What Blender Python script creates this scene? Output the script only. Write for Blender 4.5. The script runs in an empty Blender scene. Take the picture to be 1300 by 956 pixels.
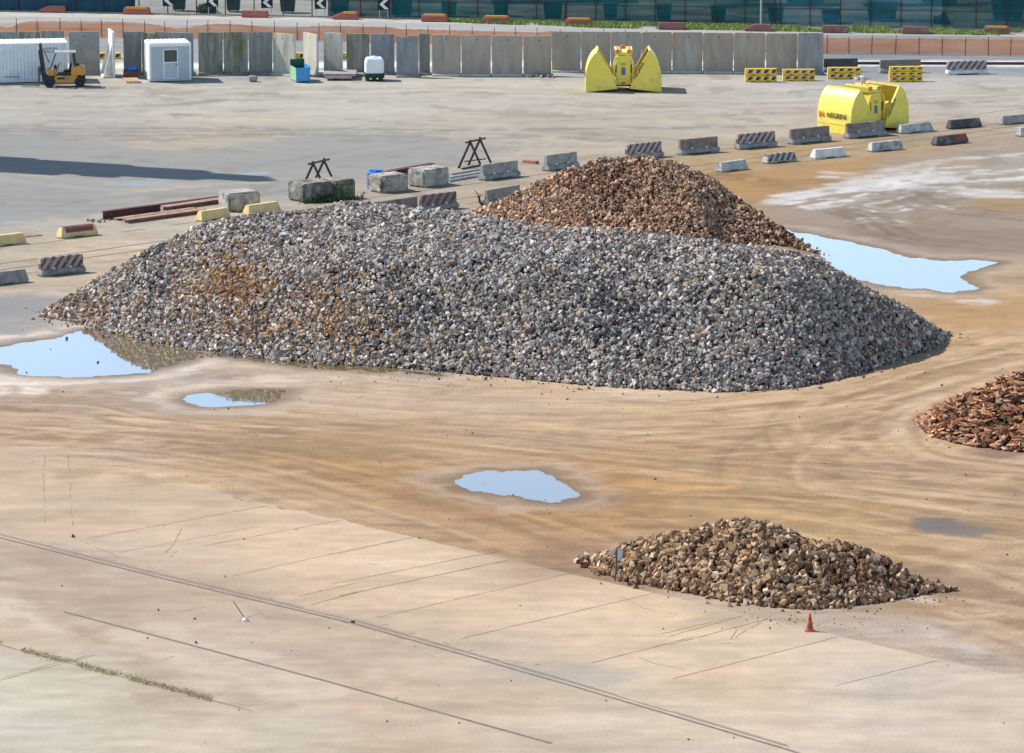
import bpy, bmesh, math, random
import numpy as np
from mathutils import Vector, Matrix
random.seed(7); rng = np.random.default_rng(11)
R = math.radians

# ------------------------------------------------------------ camera, sky, sun, exposure
S = bpy.context.scene
CAMH, PITCH, F, CX, CY = 33.0, R(10.24), 5530.0, 650.0, 433.0
cd = bpy.data.cameras.new('camera'); cam = bpy.data.objects.new('camera', cd); S.collection.objects.link(cam)
cam.location = (0, 0, CAMH); cam.rotation_euler = (R(90) - PITCH, 0, 0)
cd.sensor_width = 36; cd.lens = F / 1300 * 36; cd.shift_y = -45.0 / 1300; cd.clip_end = 6000; cd.clip_start = 1
S.camera = cam
SUN_EL, SUN_AZ = R(47), R(22)                       # azimuth: from the left, turned 22 degrees to the far side
sdir = Vector((-math.cos(SUN_EL) * math.cos(SUN_AZ), math.cos(SUN_EL) * math.sin(SUN_AZ), math.sin(SUN_EL)))
W = bpy.data.worlds.new('World'); S.world = W; W.use_nodes = True
sky = W.node_tree.nodes.new('ShaderNodeTexSky'); sky.sky_type = 'NISHITA'; sky.sun_disc = False
sky.sun_elevation = SUN_EL; sky.sun_rotation = math.atan2(sdir.x, sdir.y)
sky.air_density = 1.0; sky.dust_density = 0.5; sky.ozone_density = 1.3
bg = W.node_tree.nodes['Background']; bg.inputs['Strength'].default_value = 0.11
_n = W.node_tree.nodes.new; _l = W.node_tree.links.new            # boost added to the low sky, lifting puddle reflections and upright faces
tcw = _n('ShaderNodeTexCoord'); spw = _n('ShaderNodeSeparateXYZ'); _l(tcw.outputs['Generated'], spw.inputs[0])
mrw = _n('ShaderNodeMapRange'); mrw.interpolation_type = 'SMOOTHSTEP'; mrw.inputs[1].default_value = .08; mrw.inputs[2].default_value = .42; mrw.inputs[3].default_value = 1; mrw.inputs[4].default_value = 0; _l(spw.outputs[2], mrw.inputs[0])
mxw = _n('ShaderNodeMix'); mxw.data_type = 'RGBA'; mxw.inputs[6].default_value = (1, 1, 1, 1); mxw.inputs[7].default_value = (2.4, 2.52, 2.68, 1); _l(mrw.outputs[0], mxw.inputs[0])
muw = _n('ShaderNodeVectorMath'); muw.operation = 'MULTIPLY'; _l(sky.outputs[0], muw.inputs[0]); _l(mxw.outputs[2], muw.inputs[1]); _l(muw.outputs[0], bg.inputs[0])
sl = bpy.data.lights.new('sun', 'SUN'); sl.energy = 4.7; sl.angle = R(0.5); sl.color = (1.0, 0.955, 0.90)
so = bpy.data.objects.new('sun', sl); S.collection.objects.link(so)
so.rotation_euler = sdir.to_track_quat('Z', 'Y').to_euler()
S.view_settings.view_transform = 'Standard'; S.view_settings.look = 'None'
S.view_settings.exposure = 0.38; S.view_settings.gamma = 1

# ------------------------------------------------------------ helpers
def P(px, py, z=0.0):
    """world point at height z seen at photo position px, py"""
    x, yc = px - CX, py - CY
    d = (x, F * math.cos(PITCH) - yc * math.sin(PITCH), -F * math.sin(PITCH) - yc * math.cos(PITCH))
    t = (z - CAMH) / d[2]
    return Vector((d[0] * t, d[1] * t, z))
def PN(px, py):
    x, yc = px - CX, py - CY
    dy = F * math.cos(PITCH) - yc * math.sin(PITCH); dz = -F * math.sin(PITCH) - yc * math.cos(PITCH)
    t = -CAMH / dz
    return x * t, dy * t
def TA(py):                                          # tangent of the ray's angle below the horizon at row py, centre column
    return math.tan(PITCH + math.atan((py - CY) / F))
def lin(c):
    c = np.asarray(c, float) / 255
    return np.where(c <= .04045, c / 12.92, ((c + .055) / 1.055) ** 2.4)
def col(r, g, b, k=0.6):
    c = lin((r, g, b)) * k
    return (float(c[0]), float(c[1]), float(c[2]), 1)

def tag(o, label=None, cat=None, group=None, kind=None):
    if label: o['label'] = label
    if cat: o['category'] = cat
    if group: o['group'] = group
    if kind: o['kind'] = kind
    return o
def empty(name, loc=(0, 0, 0), rz=0.0, label=None, cat=None, group=None):
    o = bpy.data.objects.new(name, None); S.collection.objects.link(o)
    o.location = loc; o.rotation_euler = (0, 0, rz); o.empty_display_size = .3
    return tag(o, label, cat, group)

class MB:
    def __init__(s): s.v = []; s.f = []
    def poly(s, pts):
        n = len(s.v); s.v += [tuple(p) for p in pts]; s.f.append(tuple(range(n, n + len(pts)))); return s
    def add(s, v, f):
        n = len(s.v); s.v += [tuple(p) for p in v]; s.f += [tuple(i + n for i in q) for q in f]; return s
    def box(s, x0, x1, y0, y1, z0, z1):
        v = [(x0,y0,z0),(x1,y0,z0),(x1,y1,z0),(x0,y1,z0),(x0,y0,z1),(x1,y0,z1),(x1,y1,z1),(x0,y1,z1)]
        return s.add(v, [(3,2,1,0),(4,5,6,7),(0,1,5,4),(1,2,6,5),(2,3,7,6),(3,0,4,7)])
    def prism(s, prof, a0, a1, axis='x'):
        """extrude a closed profile between a0 and a1 along axis; profile = (y,z) for x, (x,z) for y, (x,y) for z"""
        m = {'x': lambda p, a: (a, p[0], p[1]), 'y': lambda p, a: (p[0], a, p[1]), 'z': lambda p, a: (p[0], p[1], a)}[axis]
        n = len(prof); v = [m(p, a0) for p in prof] + [m(p, a1) for p in prof]
        f = [tuple(range(n))[::-1], tuple(range(n, 2 * n))] + [(i, (i + 1) % n, n + (i + 1) % n, n + i) for i in range(n)]
        return s.add(v, f)
    def bar(s, a, b, w, h=None):
        a, b = Vector(a), Vector(b); h = h or w; d = (b - a).normalized()
        u = d.cross(Vector((0, 0, 1)))
        u = Vector((1, 0, 0)) if u.length < 1e-4 else u.normalized()
        t = u.cross(d).normalized(); u = u * w / 2; t = t * h / 2
        v = [a-u-t, a+u-t, a+u+t, a-u+t, b-u-t, b+u-t, b+u+t, b-u+t]
        return s.add(v, [(0,1,2,3),(7,6,5,4),(0,4,5,1),(1,5,6,2),(2,6,7,3),(3,7,4,0)])
    def tube(s, pts, r, n=10, cap=True):
        pts = [Vector(p) for p in pts]; rings = []
        for i, p in enumerate(pts):
            d = (pts[min(i + 1, len(pts) - 1)] - pts[max(i - 1, 0)]).normalized()
            u = d.cross(Vector((0, 0, 1)))
            u = Vector((1, 0, 0)) if u.length < 1e-3 else u.normalized()
            t = d.cross(u); rr = r[i] if isinstance(r, (list, tuple)) else r
            rings.append([p + (u * math.cos(k * 2 * math.pi / n) + t * math.sin(k * 2 * math.pi / n)) * rr for k in range(n)])
        v = [q for g in rings for q in g]; f = []
        for i in range(len(pts) - 1):
            for k in range(n):
                f.append((i*n+k, i*n+(k+1)%n, (i+1)*n+(k+1)%n, (i+1)*n+k))
        if cap: f += [tuple(range(n))[::-1], tuple(range((len(pts)-1)*n, len(pts)*n))]
        return s.add(v, f)
    def lathe(s, prof, c=(0, 0, 0), n=20):
        v = [(c[0] + r*math.cos(k*2*math.pi/n), c[1] + r*math.sin(k*2*math.pi/n), c[2] + z) for r, z in prof for k in range(n)]
        f = [(i*n+k, i*n+(k+1)%n, (i+1)*n+(k+1)%n, (i+1)*n+k) for i in range(len(prof)-1) for k in range(n)]
        f += [tuple(range(n))[::-1], tuple(range((len(prof)-1)*n, len(prof)*n))]
        return s.add(v, f)
    def build(s, name, m, parent=None, bevel=0.0, smooth=False, loc=None):
        me = bpy.data.meshes.new(name); me.from_pydata(s.v, [], s.f); me.materials.append(m)
        bm = bmesh.new(); bm.from_mesh(me)
        bmesh.ops.recalc_face_normals(bm, faces=bm.faces)
        if bevel: bmesh.ops.bevel(bm, geom=list(bm.edges), offset=bevel, segments=1, affect='EDGES', clamp_overlap=True)
        bm.to_mesh(me); bm.free()
        if smooth: me.polygons.foreach_set('use_smooth', [True] * len(me.polygons))
        o = bpy.data.objects.new(name, me); S.collection.objects.link(o)
        if parent: o.parent = parent
        if loc is not None: o.location = loc
        return o

# ------------------------------------------------------------ materials
def nt(m):
    m.use_nodes = True; t = m.node_tree; b = t.nodes['Principled BSDF']; return t, b
def surf(name, c, c2=None, scale=3.0, rough=.85, bump=.15, bscale=None, metal=0.0, spec=.3, stretch=(1, 1, 1), dirt=None, dirt_amt=.5, dirt_scale=.8, soft=.12):
    """noise-mottled surface: colour c drifting to c2, with optional dirt patches of a third colour"""
    m = bpy.data.materials.new(name); t, b = nt(m); N = t.nodes.new; L = t.links.new
    tc = N('ShaderNodeTexCoord'); mp = N('ShaderNodeMapping'); mp.inputs['Scale'].default_value = stretch; L(tc.outputs['Object'], mp.inputs[0])
    oi = N('ShaderNodeObjectInfo'); mul = N('ShaderNodeMath'); mul.operation = 'MULTIPLY'; mul.inputs[1].default_value = 57; L(oi.outputs['Random'], mul.inputs[0])
    ad = N('ShaderNodeVectorMath'); ad.operation = 'ADD'; L(mp.outputs[0], ad.inputs[0]); L(mul.outputs[0], ad.inputs[1])
    n1 = N('ShaderNodeTexNoise'); n1.inputs['Scale'].default_value = scale; n1.inputs['Detail'].default_value = 8; n1.inputs['Roughness'].default_value = .65; L(ad.outputs[0], n1.inputs[0])
    cr = N('ShaderNodeMapRange'); cr.inputs[1].default_value = .5 - soft; cr.inputs[2].default_value = .5 + soft; L(n1.outputs[0], cr.inputs[0])
    mx = N('ShaderNodeMix'); mx.data_type = 'RGBA'; L(cr.outputs[0], mx.inputs[0])
    c2 = c2 or tuple(v * .78 for v in c[:3]) + (1,)
    mx.inputs[6].default_value = c; mx.inputs[7].default_value = c2; out = mx.outputs[2]
    if dirt:
        n2 = N('ShaderNodeTexNoise'); n2.inputs['Scale'].default_value = dirt_scale; n2.inputs['Detail'].default_value = 6; n2.inputs['Roughness'].default_value = .7; L(ad.outputs[0], n2.inputs[0])
        c3 = N('ShaderNodeMapRange'); c3.inputs[1].default_value = .62 - dirt_amt * .22; c3.inputs[2].default_value = .74 - dirt_amt * .2; L(n2.outputs[0], c3.inputs[0])
        m2 = N('ShaderNodeMix'); m2.data_type = 'RGBA'; L(c3.outputs[0], m2.inputs[0]); L(out, m2.inputs[6]); m2.inputs[7].default_value = dirt; out = m2.outputs[2]
    L(out, b.inputs['Base Color']); b.inputs['Roughness'].default_value = rough; b.inputs['Metallic'].default_value = metal
    b.inputs['Specular IOR Level'].default_value = spec
    if bump:
        n3 = N('ShaderNodeTexNoise'); n3.inputs['Scale'].default_value = bscale or scale * 4; n3.inputs['Detail'].default_value = 6; L(ad.outputs[0], n3.inputs[0])
        bp = N('ShaderNodeBump'); bp.inputs['Strength'].default_value = bump; bp.inputs['Distance'].default_value = .05; L(n3.outputs[0], bp.inputs['Height']); L(bp.outputs[0], b.inputs['Normal'])
    m['out'] = 0
    return m
def stripes(name, ca, cb, period=.42, slant=.8, base=None, zmin=.28, dirt=None):
    """diagonal warning bands along x, worn off in patches, above height zmin"""
    m = surf(name, base, dirt=dirt, scale=6, dirt_amt=.4); t = m.node_tree; b = t.nodes['Principled BSDF']; N = t.nodes.new; L = t.links.new
    base_out = b.inputs['Base Color'].links[0].from_socket
    tc = N('ShaderNodeTexCoord'); sp = N('ShaderNodeSeparateXYZ'); L(tc.outputs['Object'], sp.inputs[0])
    def M(op, a, bb):
        n = N('ShaderNodeMath'); n.operation = op
        for i, v in enumerate((a, bb)):
            if isinstance(v, (int, float)): n.inputs[i].default_value = v
            else: L(v, n.inputs[i])
        return n.outputs[0]
    k = M('SUBTRACT', sp.outputs[0], M('MULTIPLY', sp.outputs[2], slant))
    fr = M('FRACT', M('DIVIDE', M('ADD', k, 50), period), 0)
    band = M('GREATER_THAN', fr, .5)
    mx = N('ShaderNodeMix'); mx.data_type = 'RGBA'; L(band, mx.inputs[0]); mx.inputs[6].default_value = ca; mx.inputs[7].default_value = cb
    nz = N('ShaderNodeTexNoise'); nz.inputs['Scale'].default_value = 7; nz.inputs['Detail'].default_value = 8; nz.inputs['Roughness'].default_value = .7; L(tc.outputs['Object'], nz.inputs[0])
    wear = N('ShaderNodeMapRange'); wear.inputs[1].default_value = .62; wear.inputs[2].default_value = .5; L(nz.outputs[0], wear.inputs[0])
    fac = M('MULTIPLY', wear.outputs[0], M('GREATER_THAN', sp.outputs[2], zmin))
    m2 = N('ShaderNodeMix'); m2.data_type = 'RGBA'; L(fac, m2.inputs[0]); L(base_out, m2.inputs[6]); L(mx.outputs[2], m2.inputs[7])
    L(m2.outputs[2], b.inputs['Base Color'])
    return m
def see_through(m, amt, noise=0.0):
    t = m.node_tree; b = t.nodes['Principled BSDF']; o = t.nodes['Material Output']
    tr = t.nodes.new('ShaderNodeBsdfTransparent'); mx = t.nodes.new('ShaderNodeMixShader'); mx.inputs[0].default_value = amt
    if noise:
        tc = t.nodes.new('ShaderNodeTexCoord'); mp = t.nodes.new('ShaderNodeMapping'); mp.inputs['Scale'].default_value = (.25, .25, 2.5)
        n = t.nodes.new('ShaderNodeTexNoise'); n.inputs['Scale'].default_value = 1; n.inputs['Detail'].default_value = 4
        mr = t.nodes.new('ShaderNodeMapRange'); mr.inputs[1].default_value = .3; mr.inputs[2].default_value = .7; mr.inputs[3].default_value = amt - noise; mr.inputs[4].default_value = amt + noise
        t.links.new(tc.outputs['Object'], mp.inputs[0]); t.links.new(mp.outputs[0], n.inputs[0]); t.links.new(n.outputs[0], mr.inputs[0]); t.links.new(mr.outputs[0], mx.inputs[0])
    t.links.new(b.outputs[0], mx.inputs[1]); t.links.new(tr.outputs[0], mx.inputs[2]); t.links.new(mx.outputs[0], o.inputs[0])
    return m
def attr_mat(name, rough=.9, fine=.22, fscale=4.0, bump=.3, bscale=6.0, spec=.25, bdist=.05, coarse=0.0):
    """colour from the mesh's own 'tint' attribute, broken up by fine procedural grain"""
    m = bpy.data.materials.new(name); t, b = nt(m); N = t.nodes.new; L = t.links.new
    a = N('ShaderNodeAttribute'); a.attribute_name = 'tint'
    tc = N('ShaderNodeTexCoord')
    n = N('ShaderNodeTexNoise'); n.inputs['Scale'].default_value = fscale; n.inputs['Detail'].default_value = 9; n.inputs['Roughness'].default_value = .75; L(tc.outputs['Object'], n.inputs[0])
    mr = N('ShaderNodeMapRange'); mr.inputs[1].default_value = .25; mr.inputs[2].default_value = .75; mr.inputs[3].default_value = 1 - fine; mr.inputs[4].default_value = 1 + fine; L(n.outputs[0], mr.inputs[0])
    h = N('ShaderNodeVectorMath'); h.operation = 'SCALE'; L(a.outputs['Color'], h.inputs[0]); L(mr.outputs[0], h.inputs['Scale']); out = h.outputs[0]
    if coarse:
        mp = N('ShaderNodeMapping'); mp.inputs['Rotation'].default_value = (0, 0, R(-8)); mp.inputs['Scale'].default_value = (.35, 1.3, 1); L(tc.outputs['Object'], mp.inputs[0])
        n4 = N('ShaderNodeTexNoise'); n4.inputs['Scale'].default_value = 1.0; n4.inputs['Detail'].default_value = 7; n4.inputs['Roughness'].default_value = .7; n4.inputs['Distortion'].default_value = .6; L(mp.outputs[0], n4.inputs[0])
        m4 = N('ShaderNodeMapRange'); m4.inputs[1].default_value = .3; m4.inputs[2].default_value = .7; m4.inputs[3].default_value = 1 - coarse; m4.inputs[4].default_value = 1 + coarse; L(n4.outputs[0], m4.inputs[0])
        h2 = N('ShaderNodeVectorMath'); h2.operation = 'SCALE'; L(out, h2.inputs[0]); L(m4.outputs[0], h2.inputs['Scale']); out = h2.outputs[0]
    L(out, b.inputs['Base Color'])
    b.inputs['Roughness'].default_value = rough; b.inputs['Specular IOR Level'].default_value = spec
    if bump:
        n3 = N('ShaderNodeTexNoise'); n3.inputs['Scale'].default_value = bscale; n3.inputs['Detail'].default_value = 7; L(tc.outputs['Object'], n3.inputs[0])
        bp = N('ShaderNodeBump'); bp.inputs['Strength'].default_value = bump; bp.inputs['Distance'].default_value = bdist; L(n3.outputs[0], bp.inputs['Height']); L(bp.outputs[0], b.inputs['Normal'])
    return m

M = {}
M['earth'] = attr_mat('earth', fine=.42, fscale=12, bump=.45, bscale=9, coarse=.10)
M['slab'] = attr_mat('slab', fine=.24, fscale=14, bump=.2, bscale=16, coarse=.09)
M['rock'] = attr_mat('rock', rough=.85, fine=.14, fscale=12, bump=.25, bscale=18, spec=.3, bdist=.02)
M['joint'] = surf('joint', col(182, 156, 128), rough=.95, bump=0)
M['steel_rail'] = surf('steel_rail', col(168, 160, 150), col(140, 128, 116), rough=.6, metal=.0, bump=.05)
M['rail_groove'] = surf('rail_groove', col(112, 100, 88), rough=.95, bump=0)
M['panel_taupe'] = surf('panel_taupe', (.385, .335, .27, 1), (.31, .27, .22, 1), scale=1.2, stretch=(1.6, 1.6, .35), dirt=(.40, .39, .37, 1), dirt_amt=.35, bump=.1)
M['panel_pale'] = surf('panel_pale', (.56, .53, .45, 1), (.40, .38, .31, 1), scale=1.6, stretch=(2.2, 2.2, .25), dirt=(.22, .21, .13, 1), dirt_amt=.35, bump=.15)
M['panel_dark'] = surf('panel_dark', (.28, .28, .255, 1), (.18, .185, .17, 1), scale=1.2, stretch=(1.8, 1.8, .35), dirt=(.27, .27, .25, 1), dirt_amt=.4, bump=.15)
M['panel_moss'] = surf('panel_moss', (.34, .335, .28, 1), (.185, .185, .145, 1), scale=1.4, stretch=(2, 2, .3), dirt=(.14, .14, .06, 1), dirt_amt=.6, bump=.15)
M['panel_blue'] = surf('panel_blue', (.30, .31, .32, 1), (.21, .22, .23, 1), scale=1.4, stretch=(1.8, 1.8, .35), dirt=(.3, .3, .3, 1), dirt_amt=.3, bump=.15)
M['panel_grey'] = surf('panel_grey', (.33, .335, .32, 1), (.26, .265, .25, 1), scale=1.0, dirt=(.30, .27, .20, 1), dirt_amt=.3, bump=.08)
M['pale_concrete'] = surf('pale_concrete', (.62, .60, .54, 1), (.45, .44, .40, 1), scale=2, bump=.1)
M['block'] = surf('block', (.46, .43, .37, 1), (.27, .25, .22, 1), scale=3.5, dirt=(.12, .11, .10, 1), dirt_amt=.45, dirt_scale=1.6, bump=.6, bscale=7)
M['block_dark'] = surf('block_dark', (.34, .30, .25, 1), (.10, .095, .09, 1), scale=2.2, dirt=(.07, .07, .065, 1), dirt_amt=.6, dirt_scale=1.2, bump=.6, bscale=7)
M['block_moss'] = surf('block_moss', (.36, .32, .25, 1), (.13, .125, .09, 1), scale=2.5, dirt=(.05, .085, .03, 1), dirt_amt=.35, dirt_scale=1.3, bump=.6, bscale=7)
M['jersey_grey'] = surf('jersey_grey', (.36, .35, .32, 1), (.20, .195, .18, 1), scale=3, dirt=(.34, .33, .30, 1), dirt_amt=.35, bump=.3, bscale=9)
M['jersey_brown'] = surf('jersey_brown', (.25, .205, .185, 1), (.14, .12, .11, 1), scale=3, dirt=(.28, .26, .23, 1), dirt_amt=.3, bump=.3, bscale=9)
M['jersey_dark'] = surf('jersey_dark', (.09, .085, .09, 1), (.06, .06, .065, 1), scale=3, dirt=(.22, .21, .20, 1), dirt_amt=.25, bump=.3, bscale=9)
M['jersey_white'] = surf('jersey_white', (.72, .71, .66, 1), (.55, .54, .5, 1), scale=3, dirt=(.35, .33, .3, 1), dirt_amt=.2, bump=.2, bscale=9)
M['jersey_dirty_white'] = surf('jersey_dirty_white', (.52, .52, .5, 1), (.30, .31, .31, 1), scale=3, dirt=(.17, .17, .17, 1), dirt_amt=.45, bump=.3, bscale=9)
M['jersey_yellow'] = surf('jersey_yellow', (.74, .56, .27, 1), (.62, .46, .21, 1), scale=3, dirt=(.38, .33, .22, 1), dirt_amt=.3, bump=.2, bscale=9)
M['stripe_red'] = stripes('stripe_red', (.125, .06, .058, 1), (.38, .35, .33, 1), base=(.33, .31, .29, 1), dirt=(.2, .19, .18, 1))
M['stripe_brown'] = stripes('stripe_brown', (.13, .075, .065, 1), (.26, .22, .20, 1), base=(.24, .21, .19, 1), dirt=(.15, .13, .12, 1), period=.5)
M['stripe_black'] = stripes('stripe_black', (.07, .065, .065, 1), (.40, .38, .35, 1), base=(.42, .40, .37, 1), dirt=(.25, .24, .22, 1), zmin=.12)
M['faded_red'] = surf('faded_red', (.27, .09, .075, 1), (.16, .07, .065, 1), scale=4)
M['hole_white'] = surf('hole_white', (.75, .73, .68, 1), bump=0)
M['white_paint'] = surf('white_paint', (.74, .78, .80, 1), (.66, .70, .72, 1), scale=1.5, rough=.5, bump=0, dirt=(.5, .5, .46, 1), dirt_amt=.12)
M['roof_white'] = surf('roof_white', (.80, .77, .74, 1), (.68, .63, .60, 1), scale=2.5, rough=.6, bump=.05, dirt=(.5, .42, .36, 1), dirt_amt=.25)
M['cabin_panel'] = surf('cabin_panel', (.42, .49, .52, 1), (.38, .45, .48, 1), scale=1, rough=.5, bump=0)
M['glass_dark'] = surf('glass_dark', (.06, .075, .07, 1), rough=.12, bump=0, spec=.6)
M['rubber'] = surf('rubber', (.03, .03, .033, 1), (.05, .048, .045, 1), scale=8, rough=.9, bump=.1)
M['hub'] = surf('hub', (.05, .06, .13, 1), rough=.6, bump=0)
M['truck_orange'] = surf('truck_orange', (.62, .30, .05, 1), (.52, .25, .045, 1), scale=4, rough=.45, bump=.02, dirt=(.25, .14, .05, 1), dirt_amt=.2)
M['dark_steel'] = surf('dark_steel', (.035, .032, .05, 1), (.06, .05, .055, 1), scale=6, rough=.6, bump=.05)
M['fork_steel'] = surf('fork_steel', (.12, .14, .16, 1), (.07, .08, .09, 1), scale=6, rough=.5, bump=.05)
M['seat_black'] = surf('seat_black', (.025, .025, .028, 1), rough=.7, bump=0)
M['guard_grey'] = surf('guard_grey', (.62, .58, .55, 1), rough=.6, bump=0)
M['grab_yellow'] = surf('grab_yellow', (.80, .66, .10, 1), (.74, .60, .085, 1), scale=1.5, rough=.42, bump=.03, bscale=2, spec=.45, dirt=(.58, .45, .12, 1), dirt_amt=.3, dirt_scale=1.3)
M['grab_inside'] = surf('grab_inside', (.62, .42, .04, 1), (.45, .29, .04, 1), scale=2, rough=.6, bump=.05, dirt=(.26, .15, .05, 1), dirt_amt=.35)
M['orange_part'] = surf('orange_part', (.75, .25, .05, 1), rough=.5, bump=0)
M['plate_blue'] = surf('plate_blue', (.13, .18, .26, 1), rough=.5, bump=0)
M['letter_black'] = surf('letter_black', (.03, .025, .03, 1), rough=.6, bump=0)
M['letter_red'] = surf('letter_red', (.55, .06, .03, 1), rough=.6, bump=0)
M['letter_faint'] = surf('letter_faint', (.30, .36, .38, 1), rough=.6, bump=0)
M['beam_yellow'] = stripes('beam_yellow', (.85, .54, .03, 1), (.85, .54, .03, 1), base=(.85, .54, .03, 1))
M['beam_mark'] = surf('beam_mark', (.10, .05, .09, 1), rough=.7, bump=0)
M['beam_pale'] = surf('beam_pale', (.75, .72, .6, 1), rough=.7, bump=0)
M['lane_red'] = surf('lane_red', (.42, .13, .10, 1), (.30, .10, .085, 1), scale=4, rough=.6, bump=.05, dirt=(.35, .22, .17, 1), dirt_amt=.3)
M['lane_brown'] = surf('lane_brown', (.27, .12, .10, 1), (.19, .09, .08, 1), scale=4, rough=.6, bump=.05, dirt=(.3, .22, .17, 1), dirt_amt=.3)
M['lane_orange'] = surf('lane_orange', (.72, .34, .05, 1), (.62, .27, .04, 1), scale=4, rough=.6, bump=.05)
M['net_orange'] = see_through(surf('net_orange', (.92, .27, .07, 1), (.85, .33, .15, 1), scale=.8, stretch=(.2, .2, 3), rough=.8, bump=0), .26, .18)
M['post_dark'] = surf('post_dark', (.07, .05, .05, 1), rough=.7, bump=0)
M['post_rust'] = surf('post_rust', (.16, .09, .06, 1), rough=.8, bump=0)
M['cloth_teal'] = see_through(surf('cloth_teal', (.008, .12, .12, 1), (.004, .06, .075, 1), scale=.5, stretch=(.3, .3, 2), rough=.8, bump=0), .09, .08)
M['cloth_solid'] = surf('cloth_solid', (.010, .06, .10, 1), (.005, .04, .07, 1), scale=.6, stretch=(3, 3, .2), rough=.7, bump=0)
M['cloth_light'] = see_through(surf('cloth_light', (.04, .19, .23, 1), (.015, .11, .14, 1), scale=.5, stretch=(.3, .3, 2), rough=.8, bump=0), .13, .11)
M['cloth_thin'] = see_through(surf('cloth_thin', (.05, .10, .10, 1), rough=.8, bump=0), .72, .1)
M['bin_black'] = surf('bin_black', (.02, .045, .05, 1), (.03, .05, .05, 1), rough=.6, bump=0)
M['sign_black'] = surf('sign_black', (.015, .015, .02, 1), rough=.5, bump=0)
M['sign_white'] = surf('sign_white', (.8, .8, .8, 1), rough=.5, bump=0)
M['grey_metal'] = surf('grey_metal', (.5, .5, .5, 1), rough=.5, bump=0)
M['leaf'] = attr_mat('leaf', rough=.8, fine=.2, bump=0)
M['rust_steel'] = surf('rust_steel', (.13, .045, .04, 1), (.075, .03, .035, 1), scale=3, rough=.8, bump=.1, dirt=(.25, .11, .06, 1), dirt_amt=.25)
M['rust_bright'] = surf('rust_bright', (.40, .26, .18, 1), (.24, .13, .09, 1), scale=3, rough=.8, bump=.1, dirt=(.5, .38, .28, 1), dirt_amt=.4)
M['trestle'] = surf('trestle', (.10, .06, .05, 1), (.07, .05, .05, 1), scale=6, rough=.8, bump=.1)
M['pipe_grey'] = surf('pipe_grey', (.50, .53, .55, 1), (.38, .40, .42, 1), scale=3, rough=.5, bump=.03)
M['blue_plastic'] = surf('blue_plastic', (.03, .17, .62, 1), (.02, .12, .48, 1), scale=4, rough=.45, bump=0)
M['skip_blue'] = surf('skip_blue', (.07, .33, .62, 1), (.05, .26, .52, 1), scale=4, rough=.5, bump=.03, dirt=(.12, .2, .28, 1), dirt_amt=.2)
M['skip_green'] = surf('skip_green', (.30, .55, .30, 1), (.24, .45, .26, 1), scale=4, rough=.5, bump=.03)
M['skip_inside'] = surf('skip_inside', (.015, .09, .06, 1), rough=.7, bump=0)
M['tank_white'] = surf('tank_white', (.76, .80, .84, 1), (.66, .70, .74, 1), scale=2, rough=.45, bump=0)
M['tank_base'] = surf('tank_base', (.01, .05, .04, 1), rough=.7, bump=0)
M['wood'] = surf('wood', (.60, .40, .25, 1), (.45, .28, .17, 1), scale=5, rough=.85, bump=.1)
M['dark_wood'] = surf('dark_wood', (.13, .07, .055, 1), (.08, .05, .04, 1), scale=5, rough=.85, bump=.1)
M['brick'] = surf('brick', (.42, .19, .11, 1), (.3, .14, .09, 1), scale=6, rough=.9, bump=.2)
M['slab_pink'] = surf('slab_pink', (.36, .31, .30, 1), (.26, .23, .22, 1), scale=3, bump=.2)
M['cone_red'] = surf('cone_red', (.65, .07, .045, 1), (.5, .05, .03, 1), rough=.5, bump=0)
M['cone_dark'] = surf('cone_dark', (.20, .09, .06, 1), rough=.6, bump=0)
M['bark'] = surf('bark', (.09, .06, .045, 1), (.05, .035, .03, 1), scale=8, bump=.3)
M['crane_grey'] = surf('crane_grey', (.3, .33, .36, 1), rough=.6, bump=0)

# water
wm = bpy.data.materials.new('water'); t_, b_ = nt(wm)
b_.inputs['Base Color'].default_value = (.13, .08, .008, 1); b_.inputs['Roughness'].default_value = .5
gl = t_.nodes.new('ShaderNodeBsdfGlossy'); gl.inputs['Roughness'].default_value = .02; gl.inputs['Color'].default_value = (1.0, 1.0, 1.0, 1)
mxs = t_.nodes.new('ShaderNodeMixShader'); lw = t_.nodes.new('ShaderNodeFresnel'); lw.inputs['IOR'].default_value = 2.4
t_.links.new(lw.outputs[0], mxs.inputs[0]); t_.links.new(b_.outputs[0], mxs.inputs[1]); t_.links.new(gl.outputs[0], mxs.inputs[2])
t_.links.new(mxs.outputs[0], t_.nodes['Material Output'].inputs[0])
wn = t_.nodes.new('ShaderNodeTexNoise'); wn.inputs['Scale'].default_value = 2.2; wn.inputs['Detail'].default_value = 3
wb = t_.nodes.new('ShaderNodeBump'); wb.inputs['Strength'].default_value = .05; wb.inputs['Distance'].default_value = .02
wtc = t_.nodes.new('ShaderNodeTexCoord'); t_.links.new(wtc.outputs['Object'], wn.inputs[0]); t_.links.new(wn.outputs[0], wb.inputs['Height']); t_.links.new(wb.outputs[0], gl.inputs['Normal'])
M['water'] = wm

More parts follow.
